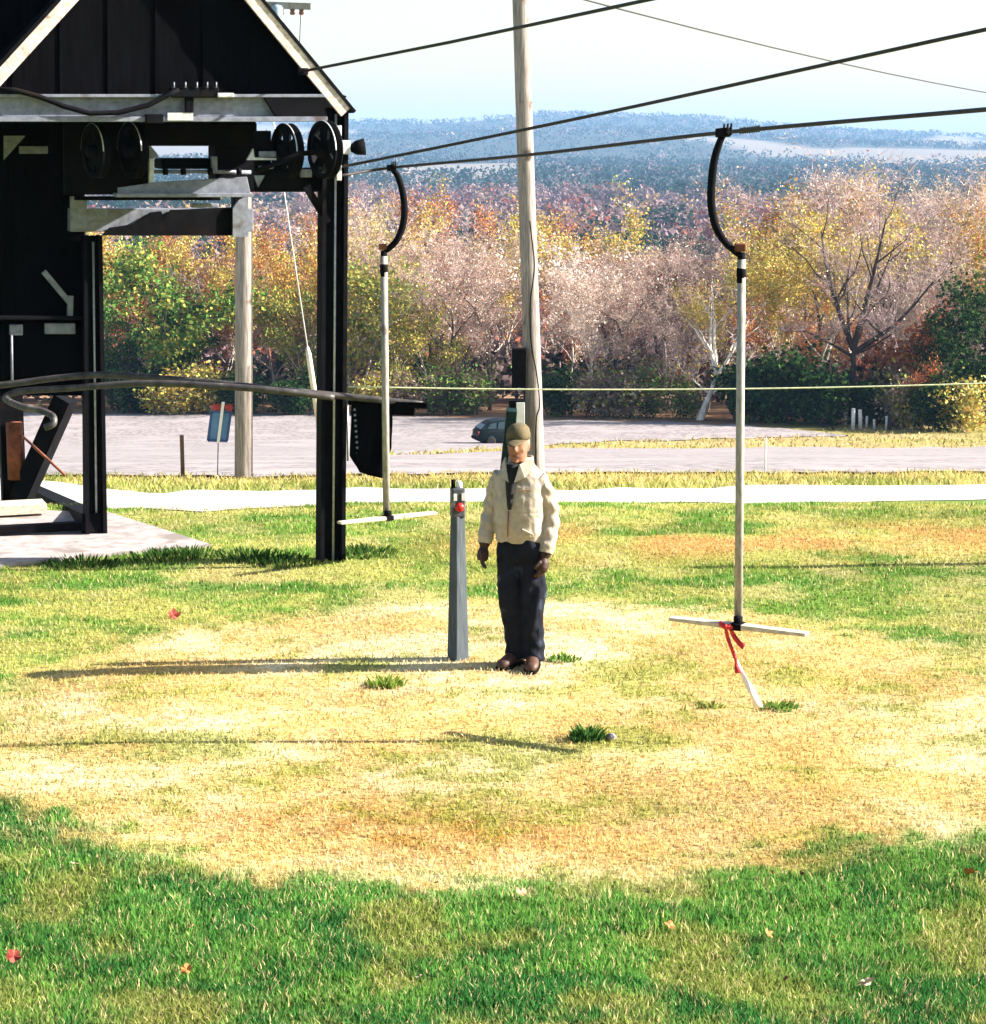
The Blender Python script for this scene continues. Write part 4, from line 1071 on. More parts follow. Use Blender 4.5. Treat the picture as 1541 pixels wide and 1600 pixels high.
RIBRED = mat("red ribbon", (0.50, 0.03, 0.03), 0.7, 0.2, 8); RIBWHITE = mat("white ribbon", (0.80, 0.76, 0.72), 0.8, 0.1, 8)
def ribbon():
    t = thing("ribbon", "red and white ribbon tied round the nearer T-bar's crossbar", "ribbon", MIDR)
    def strip(name, pix, w, mt, Y):
        m = MB(); V = []; pts = smooth_path([P(x, y, Y + 0.03 * math.sin(i * 1.7)) for i, (x, y) in enumerate(pix)], 5); n = len(pts)
        for i, p in enumerate(pts):
            tt = (pts[min(i + 1, n - 1)] - pts[max(i - 1, 0)]).normalized()
            s = tt.cross(Vector((0, 1, 0))).normalized(); a = 0.5 * math.sin(i * 0.5)
            ww = w[0] + (w[1] - w[0]) * i / (n - 1)
            s = (s * math.cos(a) + Vector((0, 1, 0)) * math.sin(a)) * ww
            V += [p - s, p + s]
        m.add(V, [(2 * i, 2 * i + 1, 2 * i + 3, 2 * i + 2) for i in range(n - 1)], True)
        o = m.build(name, mt, t); s = o.modifiers.new("thick", 'SOLIDIFY'); s.thickness = 0.003
    strip("tail", [(1139, 977), (1146, 992), (1155, 1004), (1163, 1011)], (.012, .020), RIBRED, YR - .08)
    strip("tail", [(1133, 976), (1137, 996), (1144, 1014), (1150, 1030)], (.012, .012), RIBRED, YR - .09)
    strip("tail", [(1150, 1028), (1151, 1040), (1154, 1052)], (.006, .022), RIBRED, YR - .12)
    strip("white_tail", [(1149, 1028), (1156, 1044), (1165, 1062), (1176, 1082), (1186, 1106)], (.008, .028), RIBWHITE, YR - .09)
    m = MB(); m.tube([P(1126, 974, YR - .02), P(1132, 979, YR - .07), P(1144, 980, YR - .07), P(1148, 976, YR - .02)], .018, 8); m.build("knot", RIBRED, t)
ribbon()

# ------------------------------------------------------------------ poles, wires, small posts
def utility_pole(label, base, top, r0, r1):
    b = on(base.x, base.y, 0)
    t = thing("utility_pole", label, "utility pole", b, 0, "tall wooden utility poles")
    n = 16; pts = [Vector((b.x, b.y, b.z - .4)).lerp(top, i / n) for i in range(n + 1)]
    MB().tube(pts, [r0 + (r1 - r0) * i / n for i in range(n + 1)], 20).build("pole", POLE_WOOD, t)
    return t, lambda px_y: None
YP = 35.3
b1 = on(P(839, 748, YP).x, YP); t1p = P(811, -70, YP)
up, _ = utility_pole("tall weathered wooden pole behind the man, with boxes on its left side", b1, t1p, 0.150, 0.125)

def pbox(name, x0, y0, x1, y1, Y, depth, mt, par, bev=.012):
    a, b = P(x0, y1, Y), P(x1, y0, Y)
    m = MB(); m.box(((a.x + b.x) / 2, Y + depth / 2, (a.z + b.z) / 2), (abs(b.x - a.x), depth, abs(b.z - a.z)))
    o = m.build(name, mt, par); return bevel(o, bev) if bev else o
mb_ = pbox("meter_box", 800, 545, 823, 609, YP - .32, .24, STEEL_DARK, up)
pbox("hasp", 809, 606, 815, 612, YP - .335, .02, STEEL_GREY, mb_, 0)
sb_ = pbox("switch_box", 795, 626, 821, 668, YP - .32, .22, STEEL_DARK, up)
pbox("panel", 807, 629, 820, 663, YP - .335, .02, mat("white panel", (.75, .75, .74), .6, .1, 6), sb_, .004)
MB().tube(smooth_path([P(x, y, YP - .17) for x, y in ((828, 345), (831, 372), (835, 410), (833, 440), (829, 470), (829, 520), (832, 548), (838, 580), (842, 610), (843, 636), (838, 660), (838, 748))], 5), .012, 6).build("ground_wire", STEEL_DARK, up)
MB().tube([P(820, 610, YP - .2), P(820, 748, YP - .2)], .02, 8).build("conduit", STEEL_DARK, up)
GREENP = mat("dark green paint", (0.006, 0.018, 0.018), .7, .3, 8, spec=.1)
gp = G(785, 752); gt = P(800, 640, gp.y - .4)
m = MB(); m.beam(gp - Vector((0, 0, .3)), gt, 0.165, 0.165, up=(1, 0, 0)); o = m.build("leaning_post", GREENP, None, gp); o.location = gp; bevel(o, .01)
tag(o, "dark green post leaning beside the tall wooden pole, behind the man's shoulder", "post")

b2 = on(P(380, 747, YP - .3).x, YP - .3); t2p = P(382, -95, YP - .3)
up2, _ = utility_pole("wooden pole seen through the station frame, guy wire at its top", b2, t2p, 0.150, 0.12)
YQ = YP - .3
m = MB(); m.beam(P(372, 6, YQ - .18), P(486, 10, YQ - .18), .10, .10); ca = m.build("crossarm", GREY_WOOD, up2)
for x in (440, 457, 471):
    MB().lathe([(.001, -.05), (.03, -.05), (.045, -.02), (.03, 0), (.04, .03), (.001, .06)], P(x, 18, YQ - .18), 10).build("insulator", mat("brown glaze", (.18, .07, .05), .3, .1, 4) if x == 440 else ca.children[0].data.materials[0], ca)
MB().lathe([(.001, -.17), (.085, -.17), (.095, -.15), (.095, .13), (.07, .17), (.001, .19)], P(433, 26, YQ - .25), 18).build("transformer", mat("blue grey enamel", (.22, .30, .36), .4, .15, 5), up2)
MB().tube([P(470, 22, YQ - .18), P(468, 70, YQ - .3), P(462, 110, YQ - .6)], .006, 5).build("drop_wire", STEEL_DARK, up2)
ga, gb = P(390, -60, YQ), G(511, 745)
gw = cable("guy_wire", [ga, ga.lerp(gb, .5), gb], .010, "slanting guy wire from the wooden pole with a pale guard at its lower end", "guy wire", None, STEEL_PALE)
q0 = ga.lerp(gb, .735); MB().tube([q0, q0.lerp(gb, .05), gb], [.02, .045, .055], 10).build("guard", mat("cream plastic guard", (.72, .64, .52), .6, .1, 4), gw, ga)
wa, wb = P(812, -28, YP), P(1760, 174, 75)
cable("overhead_wire", [wa.lerp(wb, i / 12) - Vector((0, 0, 1.2 * (i / 12) * (1 - i / 12))) for i in range(13)], .015, "thin overhead wire crossing the sky at upper right", "wire", None, CABLE)
ra, rb = P(544, 604, 19.0), P(1760, 590, 19.0)
ROPE = mat("pale rope", (.55, .55, .36), .9, .2, 30)
cable("guide_line", [ra.lerp(rb, i / 16) - Vector((0, 0, .24 * (i / 16) * (1 - i / 16))) for i in range(17)], .0065, "pale line strung level from the near steel post across to the right", "rope", None, ROPE)
rp = on(rb.x, rb.y)
o = MB().tube([rp - Vector((0, 0, .3)), Vector((rp.x, rp.y, rb.z + .25))], .07, 12).build("line_post", POLE_WOOD, None, rp); o.location = rp
tag(o, "wooden post holding the pale line's right end", "post")

# stake and blue sign beyond the road
g = G(286, 748); m = MB(); m.beam(g - Vector((0, 0, .2)), P(284, 680, g.y), .05, .06, up=(1, 0, 0)); o = m.build("wooden_stake", mat("brown stake", (.10, .06, .04), .9, .3, 9), None, g); o.location = g
tag(o, "thin brown stake beyond the road left of the blue sign", "stake")
def sign():
    g = G(339, 748); t = thing("sign", "blue sign panel with a white upright on a thin stake beyond the road", "sign", g)
    blue = mat("blue sign paint", (0.10, 0.22, 0.42), .5, .15, 4)
    Y = g.y
    q = [P(331, 643, Y), P(361, 644, Y), P(355, 689, Y), P(325, 688, Y)]
    m = MB(); m.add(q + [p + Vector((0, .03, 0)) for p in q], [(0, 3, 2, 1), (4, 5, 6, 7), (0, 1, 5, 4), (1, 2, 6, 5), (2, 3, 7, 6), (3, 0, 4, 7)]); m.build("panel", blue, t)
    m = MB()
    for a, b in ((0, 1), (1, 2), (2, 3), (3, 0)): m.beam(q[a] - Vector((0, .012, 0)), q[b] - Vector((0, .012, 0)), .035, .035, up=(0, 1, 0))
    m.build("frame", mat("dark blue frame", (.03, .07, .22), .5, .2, 4), t)
    m = MB(); m.beam(P(349, 628, Y - .04), P(341, 692, Y - .04), .045, .03, up=(0, 1, 0)); m.build("upright", mat("white upright", (.78, .76, .74), .6, .08, 6), t)
    MB().tube([P(341, 690, Y), g - Vector((0, 0, .2))], .010, 6).build("stake", STEEL_GREY, t)
    red = mat("red flag cloth", (.32, .05, .05), .8, .3, 6)
    for a, b in ((329, 346), (350, 364)):
        qq = [P(a, 633, Y - .02), P(b, 631, Y - .02), P(b - 2, 643, Y - .02), P(a + 4, 642, Y - .02)]
        m = MB(); m.add(qq + [p + Vector((0, .012, 0)) for p in qq], [(0, 3, 2, 1), (4, 5, 6, 7), (0, 1, 5, 4), (1, 2, 6, 5), (2, 3, 7, 6), (3, 0, 4, 7)]); m.build("flag", red, t)
sign()
WP = mat("grey white post", (.62, .58, .55), .8, .2, 6)
for i, (px, y0, y1, w, lab) in enumerate(((1321, 630, 664, 5, "leftmost and tallest white post in the row below the big bare tree"), (1333, 638, 671, 6, "white post second from the left in the row"),
        (1345, 640, 670, 6, "white post third from the left in the row"), (1354, 650, 668, 4, "short white post in the middle of the row"),
        (1367, 655, 670, 4, "low white post left of the row's last two"), (1385, 650, 671, 4, "white post at the row's right end beside the dark stump"))):
    g = G(px, y1); k = g.y / F
    o = MB().tube([g - Vector((0, 0, .2)), P(px + (1 if i % 2 else -1), y0, g.y)], w * k * .5, 8).build("marker_post", WP, None, g); o.location = g
    tag(o, lab, "post", "row of white posts at the lot's far right")
g = G(1390, 672); o = MB().tube([g - Vector((0, 0, .2)), P(1391, 648, g.y)], [.16, .12], 9).build("tree_stump", BARK_DARK, None, g); o.location = g
tag(o, "dark stump at the right end of the white post row", "stump")
g = G(1196, 742); o = MB().tube([g - Vector((0, 0, .2)), P(1197, 684, g.y)], .016, 8).build("marker_stake", WP, None, g); o.location = g
tag(o, "thin pale stake in the gravel right of the nearer T-bar pole", "stake")
g0, g1 = G(1262, 660), G(1302, 672)
o = MB().tube([g0 + Vector((0, 0, .5)), g0.lerp(g1, .4) + Vector((0, 0, .1)), g1 + Vector((0, 0, .1))], [.05, .07, .09], 7).build("fallen_branch", BARK_DARK, None, g1); o.location = g1
tag(o, "dark fallen branch lying at the lot's edge left of the white posts", "branch")

# fallen leaves and a stone
def leaf_mesh(seed):
    r = random.Random(seed); V = [(0, 0, 0.012)]; n = 15
    for k in range(n):
        a = 2 * PI * k / n; q = (0.5 if k % 3 == 0 else 0.30 + 0.14 * r.random()) * (0.85 + 0.3 * r.random())
        V.append((q * math.cos(a), q * math.sin(a), 0.10 * q * q * 4 + 0.07 * math.sin(3 * a + r.random() * 2)))
    m = MB(); m.add(V, [(0, 1 + k, 1 + (k + 1) % n) for k in range(n)])
    m.tube([(0, 0, 0.01), (-.35, -.1, .08), (-.6, -.12, .1)], .02, 4)
    return m
LM = {'red': mat("leaf red", (.20, .03, .02), .7, .3, 9), 'orange': mat("leaf orange", (.38, .13, .04), .7, .3, 9), 'tan': mat("leaf tan", (.36, .22, .11), .8, .3, 9), 'pale': mat("leaf pale", (.45, .35, .23), .8, .2, 9), 'brown': mat("leaf brown", (.16, .05, .03), .8, .3, 9)}
for i, (px, py, w, c, lab) in enumerate(((22, 1513, 30, 'red', "large dark red leaf standing in the grass at the lower left corner"), (292, 1533, 26, 'orange', "orange red leaf in the bottom grass left of centre"),
        (271, 967, 26, 'red', "bright red leaf alone on the grass left of the man's shadow"), (1201, 1476, 24, 'orange', "orange leaf upright in the green grass right of centre"),
        (815, 1411, 28, 'tan', "curled tan leaf in the green grass just below the dry circle's edge"), (1047, 1464, 22, 'orange', "orange leaf in the green bank above a pale curled leaf"),
        (1083, 1489, 24, 'pale', "pale curled leaf on the green bank"), (1206, 1379, 14, 'orange', "small orange leaf near the dry circle's lower right edge"), (1252, 1381, 14, 'brown', "small dark brown leaf right of a small orange leaf"),
        (1514, 1379, 26, 'orange', "orange leaf in the green grass near the right edge of the photo"), (681, 1396, 14, 'orange', "small orange leaf right at the dry circle's bottom edge"), (115, 1365, 16, 'pale', "pale leaf alone in the green grass at left"),
        (1302, 1482, 12, 'orange', "small reddish leaf right of the upright orange leaf"), (300, 1465, 12, 'tan', "small tan leaf in the grass above the orange red one"), (1352, 1553, 44, 'pale', "long pale dry leaf lying at the bottom right"),
        (1425, 1570, 22, 'tan', "tan leaf at the bottom right near the long pale leaf"), (1228, 1548, 14, 'brown', "brown leaf left of the long pale leaf"), (655, 1545, 18, 'pale', "pale dry leaf upright at the bottom centre left"))):
    g = G(px, py); k = 0.8 * w * g.y / F
    ms = leaf_mesh(i); o = link("fallen_leaf", ms.mesh("fallen_leaf"), LM[c])
    o.location = g + Vector((0, 0, .055 if py > 1200 else .03)); o.scale = (k * 1.1, k * (0.4 if w > 40 else 1.1), k * 1.3)
    o.rotation_euler = (0.75 + 0.5 * math.sin(i), 0.3 * math.cos(i * 2), 0.3 * i if w < 40 else 0.1)
    tag(o, lab, "leaf", "fallen leaves on the grass")
g = G(955, 1157); m = MB(); m.ball((0, 0, .02), (.035, .03, .028), 9, 6); o = m.build("stone", GRAVEL, None); o.location = g
tag(o, "small pale stone right of the dark green weed clump", "stone")

# ------------------------------------------------------------------ control post beside the man
def control_post():
    g = G(716, 1030); t = thing("control_post", "grey timber post with a small control box and red button beside the man", "post", g)
    R = Matrix.Rotation(math.radians(38), 3, 'Z'); zt = P(715, 806, g.y).z - g.z
    m = MB(); hw0, hw1 = .062, .038
    rings = []
    for i in range(9):
        z = -.25 + (zt + .25) * i / 8; w = hw0 + (hw1 - hw0) * i / 8
        rings.append([R @ Vector((sx * w, sy * w, z)) for sx, sy in ((-1, -1), (1, -1), (1, 1), (-1, 1))])
    m.loft(rings, True, False); o = link("timber", m.mesh("timber"), POSTM, t); bevel(o, .006)
    R2 = Matrix.Rotation(math.radians(14), 3, 'Z'); zb = P(715, 785, g.y).z - g.z
    m = MB(); m.box((0, 0, zb), (.098, .085, .215), R2); b = link("control_box", m.mesh("control_box"), mat("box grey", (.045, .05, .06), .5, .3, 8, patch=((.2, .18, .17), 14, .6)), t); bevel(b, .012)
    m = MB(); m.lathe([(.001, -.012), (.030, -.012), (.034, 0), (.026, .018), (.001, .022)], R2 @ Vector((.004, -.045, 0)) + Vector((0, 0, zb - .03)), 16, R2 @ Matrix.Rotation(PI / 2, 3, 'X')); link("stop_button", m.mesh("stop_button"), mat("red plastic", (.45, .02, .015), .35, .1, 5), b)
    m = MB()
    for x in (-.028, .03): m.box(R2 @ Vector((x, -.046, 0)) + Vector((0, 0, zb + .045)), (.024, .012, .05), R2)
    link("label", m.mesh("label"), mat("grey label", (.5, .5, .5), .5, .1, 9), b)
    m = MB(); m.tube([(-.032, 0, zb + .10), (-.032, 0, zb + .165)], .016, 10); link("switch", m.mesh("switch"), STEEL_DARK, t)
    m = MB(); m.tube([(.01, 0, zb + .10), (.012, 0, zb + .14), (.014, 0, zb + .155)], [.024, .024, .012], 12); link("cap", m.mesh("cap"), mat("glare white", (.8, .78, .76), .4, .05, 5), t)  # white piece on top stands for the glare there
POSTM = mat("grey blue post timber", (0.052, 0.064, 0.074), .9, .3, 8, .4, stretch=(9, 9, .6))
control_post()

# ------------------------------------------------------------------ the man
def voxel(mb_, voxel_size, smooth=4, wrinkle=None, name="m"):
    """Fuse overlapping lofts into one continuous skin."""
    me = mb_.mesh(name); ob = bpy.data.objects.new(name, me); COL.objects.link(ob)
    r = ob.modifiers.new("r", 'REMESH'); r.mode = 'VOXEL'; r.voxel_size = voxel_size; r.adaptivity = 0
    s = ob.modifiers.new("s", 'SMOOTH'); s.iterations = smooth; s.factor = 0.5
    dg = bpy.context.evaluated_depsgraph_get()
    out = bpy.data.meshes.new_from_object(ob.evaluated_get(dg), depsgraph=dg)
    bpy.data.objects.remove(ob); out.name = name
    n = len(out.vertices); co = np.empty(n * 3, np.float32); out.vertices.foreach_get("co", co); co = co.reshape(-1, 3)
    if wrinkle:
        no = np.empty(n * 3, np.float32); out.vertices.foreach_get("normal", no); no = no.reshape(-1, 3)
        co = co + no * wrinkle(co)[:, None]
        out.vertices.foreach_set("co", co.ravel().astype(np.float32))
    out.polygons.foreach_set("use_smooth", np.ones(len(out.polygons), bool)); out.update()
    return out
def ell(c, rx, ry, n=24, e=2.3, yaw=0.0):
    pts = []
    for k in range(n):
        a = 2 * PI * k / n; ca, sa = math.cos(a), math.sin(a)
        x = rx * math.copysign(abs(ca) ** (2 / e), ca); y = ry * math.copysign(abs(sa) ** (2 / e), sa)
        pts.append(Vector((c[0] + x * math.cos(yaw) - y * math.sin(yaw), c[1] + x * math.sin(yaw) + y * math.cos(yaw), c[2])))
    return pts
def person():
    YM = 15.12; base = on(P(812, 1046, YM).x, YM)
    t = thing("person", "man in a cream jacket, dark jeans and cap standing by the control post", "person", base, math.radians(-14)); t.scale = (0.95, 0.95, 1.025)
    SKIN = mat("skin", (.26, .115, .07), .65, .12, 14, col2=(.30, .14, .09), spec=.2); JACKET = mat("canvas jacket", (.34, .29, .235), .9, .12, 18, .25)
    JEANS = mat("dark denim", (.008, .009, .015), .9, .35, 14, .25, patch=((.05, .06, .09), 5, .58), spec=.1); CAP = mat("olive cap cloth", (.085, .066, .034), .9, .2, 20)  # lighter patches in the denim stand for sunlit folds
    GLOVE = mat("brown leather glove", (.028, .011, .008), .6, .35, 14, .2); SHOE = mat("brown leather", (.055, .026, .017), .55, .25, 12, .1)
    SHIRT = mat("black shirt", (.010, .010, .012), .9, .3, 12); HAIR = mat("grey hair", (.14, .12, .105), .9, .3, 40)
    # arms: joints of both arms (x across the picture, -y towards the camera)
    AR = {-1: [(-.135, .0, 1.345), (-.185, .01, 1.25), (-.228, .02, 1.09), (-.252, -.03, .93), (-.262, -.05, .845)],
          1: [(.135, .0, 1.335), (.190, .01, 1.24), (.232, .04, 1.07), (.222, -.02, .90), (.200, -.06, .79)]}
    # continuous body under the clothes: head, neck, trunk, arms, legs
    b = MB()
    HC = Vector((-.005, -.035, 1.565))
    b.loft([ell((HC.x, HC.y - .018, HC.z - .125), .030, .030), ell((HC.x, HC.y - .022, HC.z - .112), .048, .052), ell((HC.x, HC.y - .012, HC.z - .075), .063, .080), ell((HC.x, HC.y - .004, HC.z - .03), .071, .094),
            ell((HC.x, HC.y, HC.z + .02), .076, .098), ell((HC.x, HC.y + .004, HC.z + .06), .075, .096), ell((HC.x, HC.y + .008, HC.z + .10), .058, .075), ell((HC.x, HC.y + .01, HC.z + .122), .02, .03)])
    b.tube([(HC.x, HC.y - .088, HC.z + .018), (HC.x, HC.y - .104, HC.z - .008), (HC.x, HC.y - .116, HC.z - .026), (HC.x, HC.y - .100, HC.z - .036)], [.010, .014, .019, .013], 10)
    b.ball((HC.x, HC.y - .088, HC.z - .064), (.026, .012, .006)); b.ball((HC.x, HC.y - .086, HC.z - .077), (.022, .012, .007)); b.ball((HC.x, HC.y - .080, HC.z - .108), (.020, .016, .015))
    for s in (-1, 1):
        b.ball((HC.x + s * .030, HC.y - .082, HC.z + .032), (.026, .016, .009)); b.ball((HC.x + s * .043, HC.y - .066, HC.z - .030), (.022, .018, .020)); b.ball((HC.x + s * .078, HC.y + .012, HC.z - .005), (.008, .020, .030))
    b.tube([(HC.x, HC.y + .02, HC.z - .06), (0, -.005, 1.43), (0, 0, 1.36)], [.058, .060, .075], 14)
    b.loft([ell((0, 0, 1.38), .15, .075), ell((0, 0, 1.25), .165, .10), ell((0, 0, 1.05), .15, .10), ell((.01, 0, .88), .155, .11), ell((.02, 0, .80), .14, .10)])
    for s in (-1, 1): b.tube(AR[s], [.055, .05, .042, .034, .028], 12)
    LEG = {-1: [(-.065, .0, .86), (-.075, -.005, .66), (-.060, -.02, .46), (-.035, .015, .24), (-.030, .04, .07)], 1: [(.085, .0, .86), (.100, -.005, .66), (.105, -.02, .46), (.105, .005, .24), (.105, .01, .06)]}
    for s in (-1, 1): b.tube(LEG[s], [.085, .075, .055, .045, .035], 12)
    link("body", voxel(b, .0085, 2, name="body"), SKIN, t)
    # face details
    m = MB()
    for s in (-1, 1): m.ball((HC.x + s * .030, HC.y - .090, HC.z + .012), (.011, .006, .006), 10, 6)
    for s in (-1, 1): m.tube([(HC.x + s * .014, HC.y - .096, HC.z + .031), (HC.x + s * .032, HC.y - .096, HC.z + .035), (HC.x + s * .048, HC.y - .084, HC.z + .030)], [.003, .004, .002], 6)
    link("eyes", m.mesh("eyes"), mat("eyes", (.05, .035, .03), .3, .2, 5), t)
    m = MB(); m.tube([(HC.x - .026, HC.y - .090, HC.z - .069), (HC.x, HC.y - .099, HC.z - .070), (HC.x + .026, HC.y - .090, HC.z - .069)], [.003, .005, .003], 6); link("mouth", m.mesh("mouth"), mat("lips", (.12, .03, .028), .5, .1, 5), t)
    m = MB(); m.loft([ell((HC.x, HC.y + .026, HC.z - .05), .073, .082), ell((HC.x, HC.y + .020, HC.z + .0), .081, .092), ell((HC.x, HC.y + .016, HC.z + .05), .081, .094), ell((HC.x, HC.y + .012, HC.z + .085), .07, .085)]); link("hair", m.mesh("hair"), HAIR, t)
    # cap: crown, brim with a stiff curve
    m = MB(); m.loft([ell((HC.x, HC.y + .005, HC.z + .038), .086, .107), ell((HC.x, HC.y + .004, HC.z + .07), .087, .108), ell((HC.x, HC.y + .006, HC.z + .11), .076, .096), ell((HC.x, HC.y + .008, HC.z + .135), .052, .066), ell((HC.x, HC.y + .01, HC.z + .145), .015, .02)])
    cp = link("cap", m.mesh("cap"), CAP, t)
    V, n = [], 15
    for j in range(5):
        for i in range(n):
            a = PI * (0.02 + 0.96 * i / (n - 1)); x = .083 * math.cos(a) * (1 - .03 * j); y = -(.104 * math.sin(a)) - (.100 * j / 4) * math.sin(a) ** .7
            V.append((HC.x + x, HC.y + .005 + y, HC.z + .046 - .034 * j / 4 * math.sin(a) - .22 * x * x * 10 * (j / 4) * .35))
    m = MB(); m.add(V, [(j * n + i, j * n + i + 1, (j + 1) * n + i + 1, (j + 1) * n + i) for j in range(4) for i in range(n - 1)], True)
    o = link("brim", m.mesh("brim"), CAP, cp); s = o.modifiers.new("t", 'SOLIDIFY'); s.thickness = .005
    # jacket
    j = MB()
    j.loft([ell((.0, 0, .885), .172, .122, e=2.4), ell((0, 0, .905), .180, .130, e=2.4), ell((.0, -.004, .955), .186, .142, e=2.4), ell((0, -.006, 1.06), .186, .146, e=2.4), ell((0, -.004, 1.18), .190, .140, e=2.4), ell((0, 0, 1.28), .194, .126, e=2.3),
            ell((0, .004, 1.345), .180, .108), ell((0, .006, 1.395), .140, .092), ell((0, .008, 1.435), .092, .080)])
    for s in (-1, 1):
        A = [Vector(p) for p in AR[s]]; A[-1] = A[-2].lerp(A[-1], .75)
        path = smooth_path(A, 4); nn = len(path)
        j.tube(path, [.068 - .012 * i / (nn - 1) + .003 * math.sin(i * 2.1) for i in range(nn)], 16)
    def wr(c):
        x, y, z = c[:, 0] * 1.0, c[:, 1], c[:, 2]
        ang = np.arctan2(y, x)
        w = (fbm(x * 9 + y * 7, z * 16 + x * 6, 91, 3) - .5) * .010
        arm = np.abs(x) > .2
        w = w + (np.abs(fbm(x * 13 + y * 9 + z * 5, z * 11 - x * 7, 93, 2) - .5) - .12) * .014
        w = w + np.where(arm, .005 * np.sin(z * 62 + x * 24 + 2 * np.sin(ang * 2)), .004 * np.sin(z * 40 + 14 * x) * (z < 1.1))
        w = w - .003 * np.exp(-((z - .925) / .010) ** 2) * (np.abs(x) < .215)
        w = w - .008 * np.exp(-((x + .055 + (z - 1.15) * -.04) / .007) ** 2) * (y < -.05) * (z < 1.40)
        return w * np.where((np.abs(x) < .2), sstep(.885, .96, z) * .9 + .1, 1.0)
    jk = link("jacket", voxel(j, .006, 5, wr, "jacket"), JACKET, t)
    # open neck: dark shirt wedge, collar wings, zip, pocket flap, name tape
    m = MB(); V = []
    for i in range(8):
        z = 1.43 - .30 * i / 7; w = .046 * (1 - (i / 7) ** 1.3) + .006; yy = -.098 - .055 * math.sin(min(1, (i / 7) * 1.25) * PI / 2)
        V += [(-.03 - .012 * i / 7 - w, yy + .004, z), (-.03 - .012 * i / 7, yy - .004, z), (-.03 - .012 * i / 7 + w * .8, yy + .004, z)]
    m.add(V, [(3 * i + k, 3 * i + k + 1, 3 * i + k + 4, 3 * i + k + 3) for i in range(7) for k in range(2)], True)
    o = link("shirt", m.mesh("shirt"), SHIRT, t); s = o.modifiers.new("t", 'SOLIDIFY'); s.thickness = .012
    for s in (-1, 1):
        m = MB(); q = [(-.03 + s * .020, -.150, 1.315), (-.03 + s * .052, -.108, 1.435), (s * .098, -.04, 1.475), (s * .125, -.045, 1.425), (-.02 + s * .085, -.125, 1.345)]
        m.add([Vector(p) for p in q], [(0, 1, 2, 3, 4)]); o = link("collar", m.mesh("collar"), JACKET, jk); so = o.modifiers.new("t", 'SOLIDIFY'); so.thickness = .012; so.offset = 0
    m = MB(); m.loft([ell((0, .022, 1.405), .100, .082), ell((0, .026, 1.44), .096, .08), ell((0, .032, 1.475), .090, .076)], cap=False); o = link("collar", m.mesh("collar"), JACKET, jk); so = o.modifiers.new("t", 'SOLIDIFY'); so.thickness = .01
    m = MB(); m.tube([(-.048, -.158, 1.12), (-.052, -.163, 1.02), (-.054, -.158, .94)], .005, 6); link("zip", m.mesh("zip"), RUST, jk)
    m = MB(); m.beam((.05, -.152, .995), (.135, -.135, .955), .014, .018, up=(0, 1, 0)); o = link("pocket_flap", m.mesh("pocket_flap"), JACKET, jk); bevel(o, .004)
    m = MB(); m.beam((.035, -.142, 1.262), (.105, -.128, 1.268), .006, .012, up=(0, 1, 0)); link("name_tape", m.mesh("name_tape"), mat("tape", (.30, .18, .12), .9, .3, 60), jk)
    # trousers
    p = MB()
    p.loft([ell((.01, 0, .94), .170, .118), ell((.01, 0, .86), .182, .130), ell((.012, 0, .79), .185, .130), ell((.012, 0, .755), .165, .115)])
    for s in (-1, 1):
        path = smooth_path([Vector(q) for q in LEG[s]], 4); nn = len(path)
        p.tube(path, [(.102 - .020 * i / (nn - 1)) + .006 * max(0, (i - nn + 5)) / 4 for i in range(nn)], 16)
    def wl(c):
        x, y, z = c[:, 0], c[:, 1], c[:, 2]
        return (fbm(x * 8 + y * 8, z * 9, 95, 3) - .5) * .026 + np.where(x > .05, .011, .002) * np.sin(z * 17 - x * 46 + 1.2) * sstep(.15, .3, z) * sstep(.85, .6, z) + .006 * np.sin(z * 55 + x * 30 + y * 20) * sstep(.30, .08, z) + .005 * np.sin((z * 26 + x * 40))* sstep(.5, .75, z)
    link("trousers", voxel(p, .008, 4, wl, "trousers"), JEANS, t)
    # boots
    for (x, y, a) in ((-.045, .02, -.35), (.108, -.01, .12)):
        m = MB(); R = Matrix.Rotation(a, 3, 'Z'); L = []
        for yy, w, h in ((.095, .034, .075), (.065, .046, .115), (.0, .048, .125), (-.06, .050, .095), (-.12, .054, .075), (-.175, .048, .062), (-.205, .026, .04)):
            L.append([R @ Vector((w * math.cos(q), yy, max(.0, h / 2 + h / 2 * math.sin(q)))) + Vector((x, y, .008)) for q in [2 * PI * k / 14 for k in range(14)]])
        m.loft(L); sh = link("shoe", m.mesh("shoe"), SHOE, t)
        m = MB(); L2 = [[R @ Vector((w * math.cos(q), yy, z)) + Vector((x, y, 0)) for z in (0.0,) for q in (0,)] for yy, w in ()]
        out = [(.10, .034), (.065, .050), (0, .051), (-.06, .054), (-.12, .058), (-.175, .052), (-.212, .026)]
        top = [R @ Vector((w, yy, .022)) + Vector((x, y, 0)) for yy, w in out] + [R @ Vector((-w, yy, .022)) + Vector((x, y, 0)) for yy, w in reversed(out)]
        bot = [v - Vector((0, 0, .022)) for v in top]; n = len(top)
        m.add(top + bot, [tuple(range(n)), tuple(reversed(range(n, 2 * n)))] + [(i, n + i, n + (i + 1) % n, (i + 1) % n) for i in range(n)]); link("sole", m.mesh("sole"), STEEL_DARK, sh)
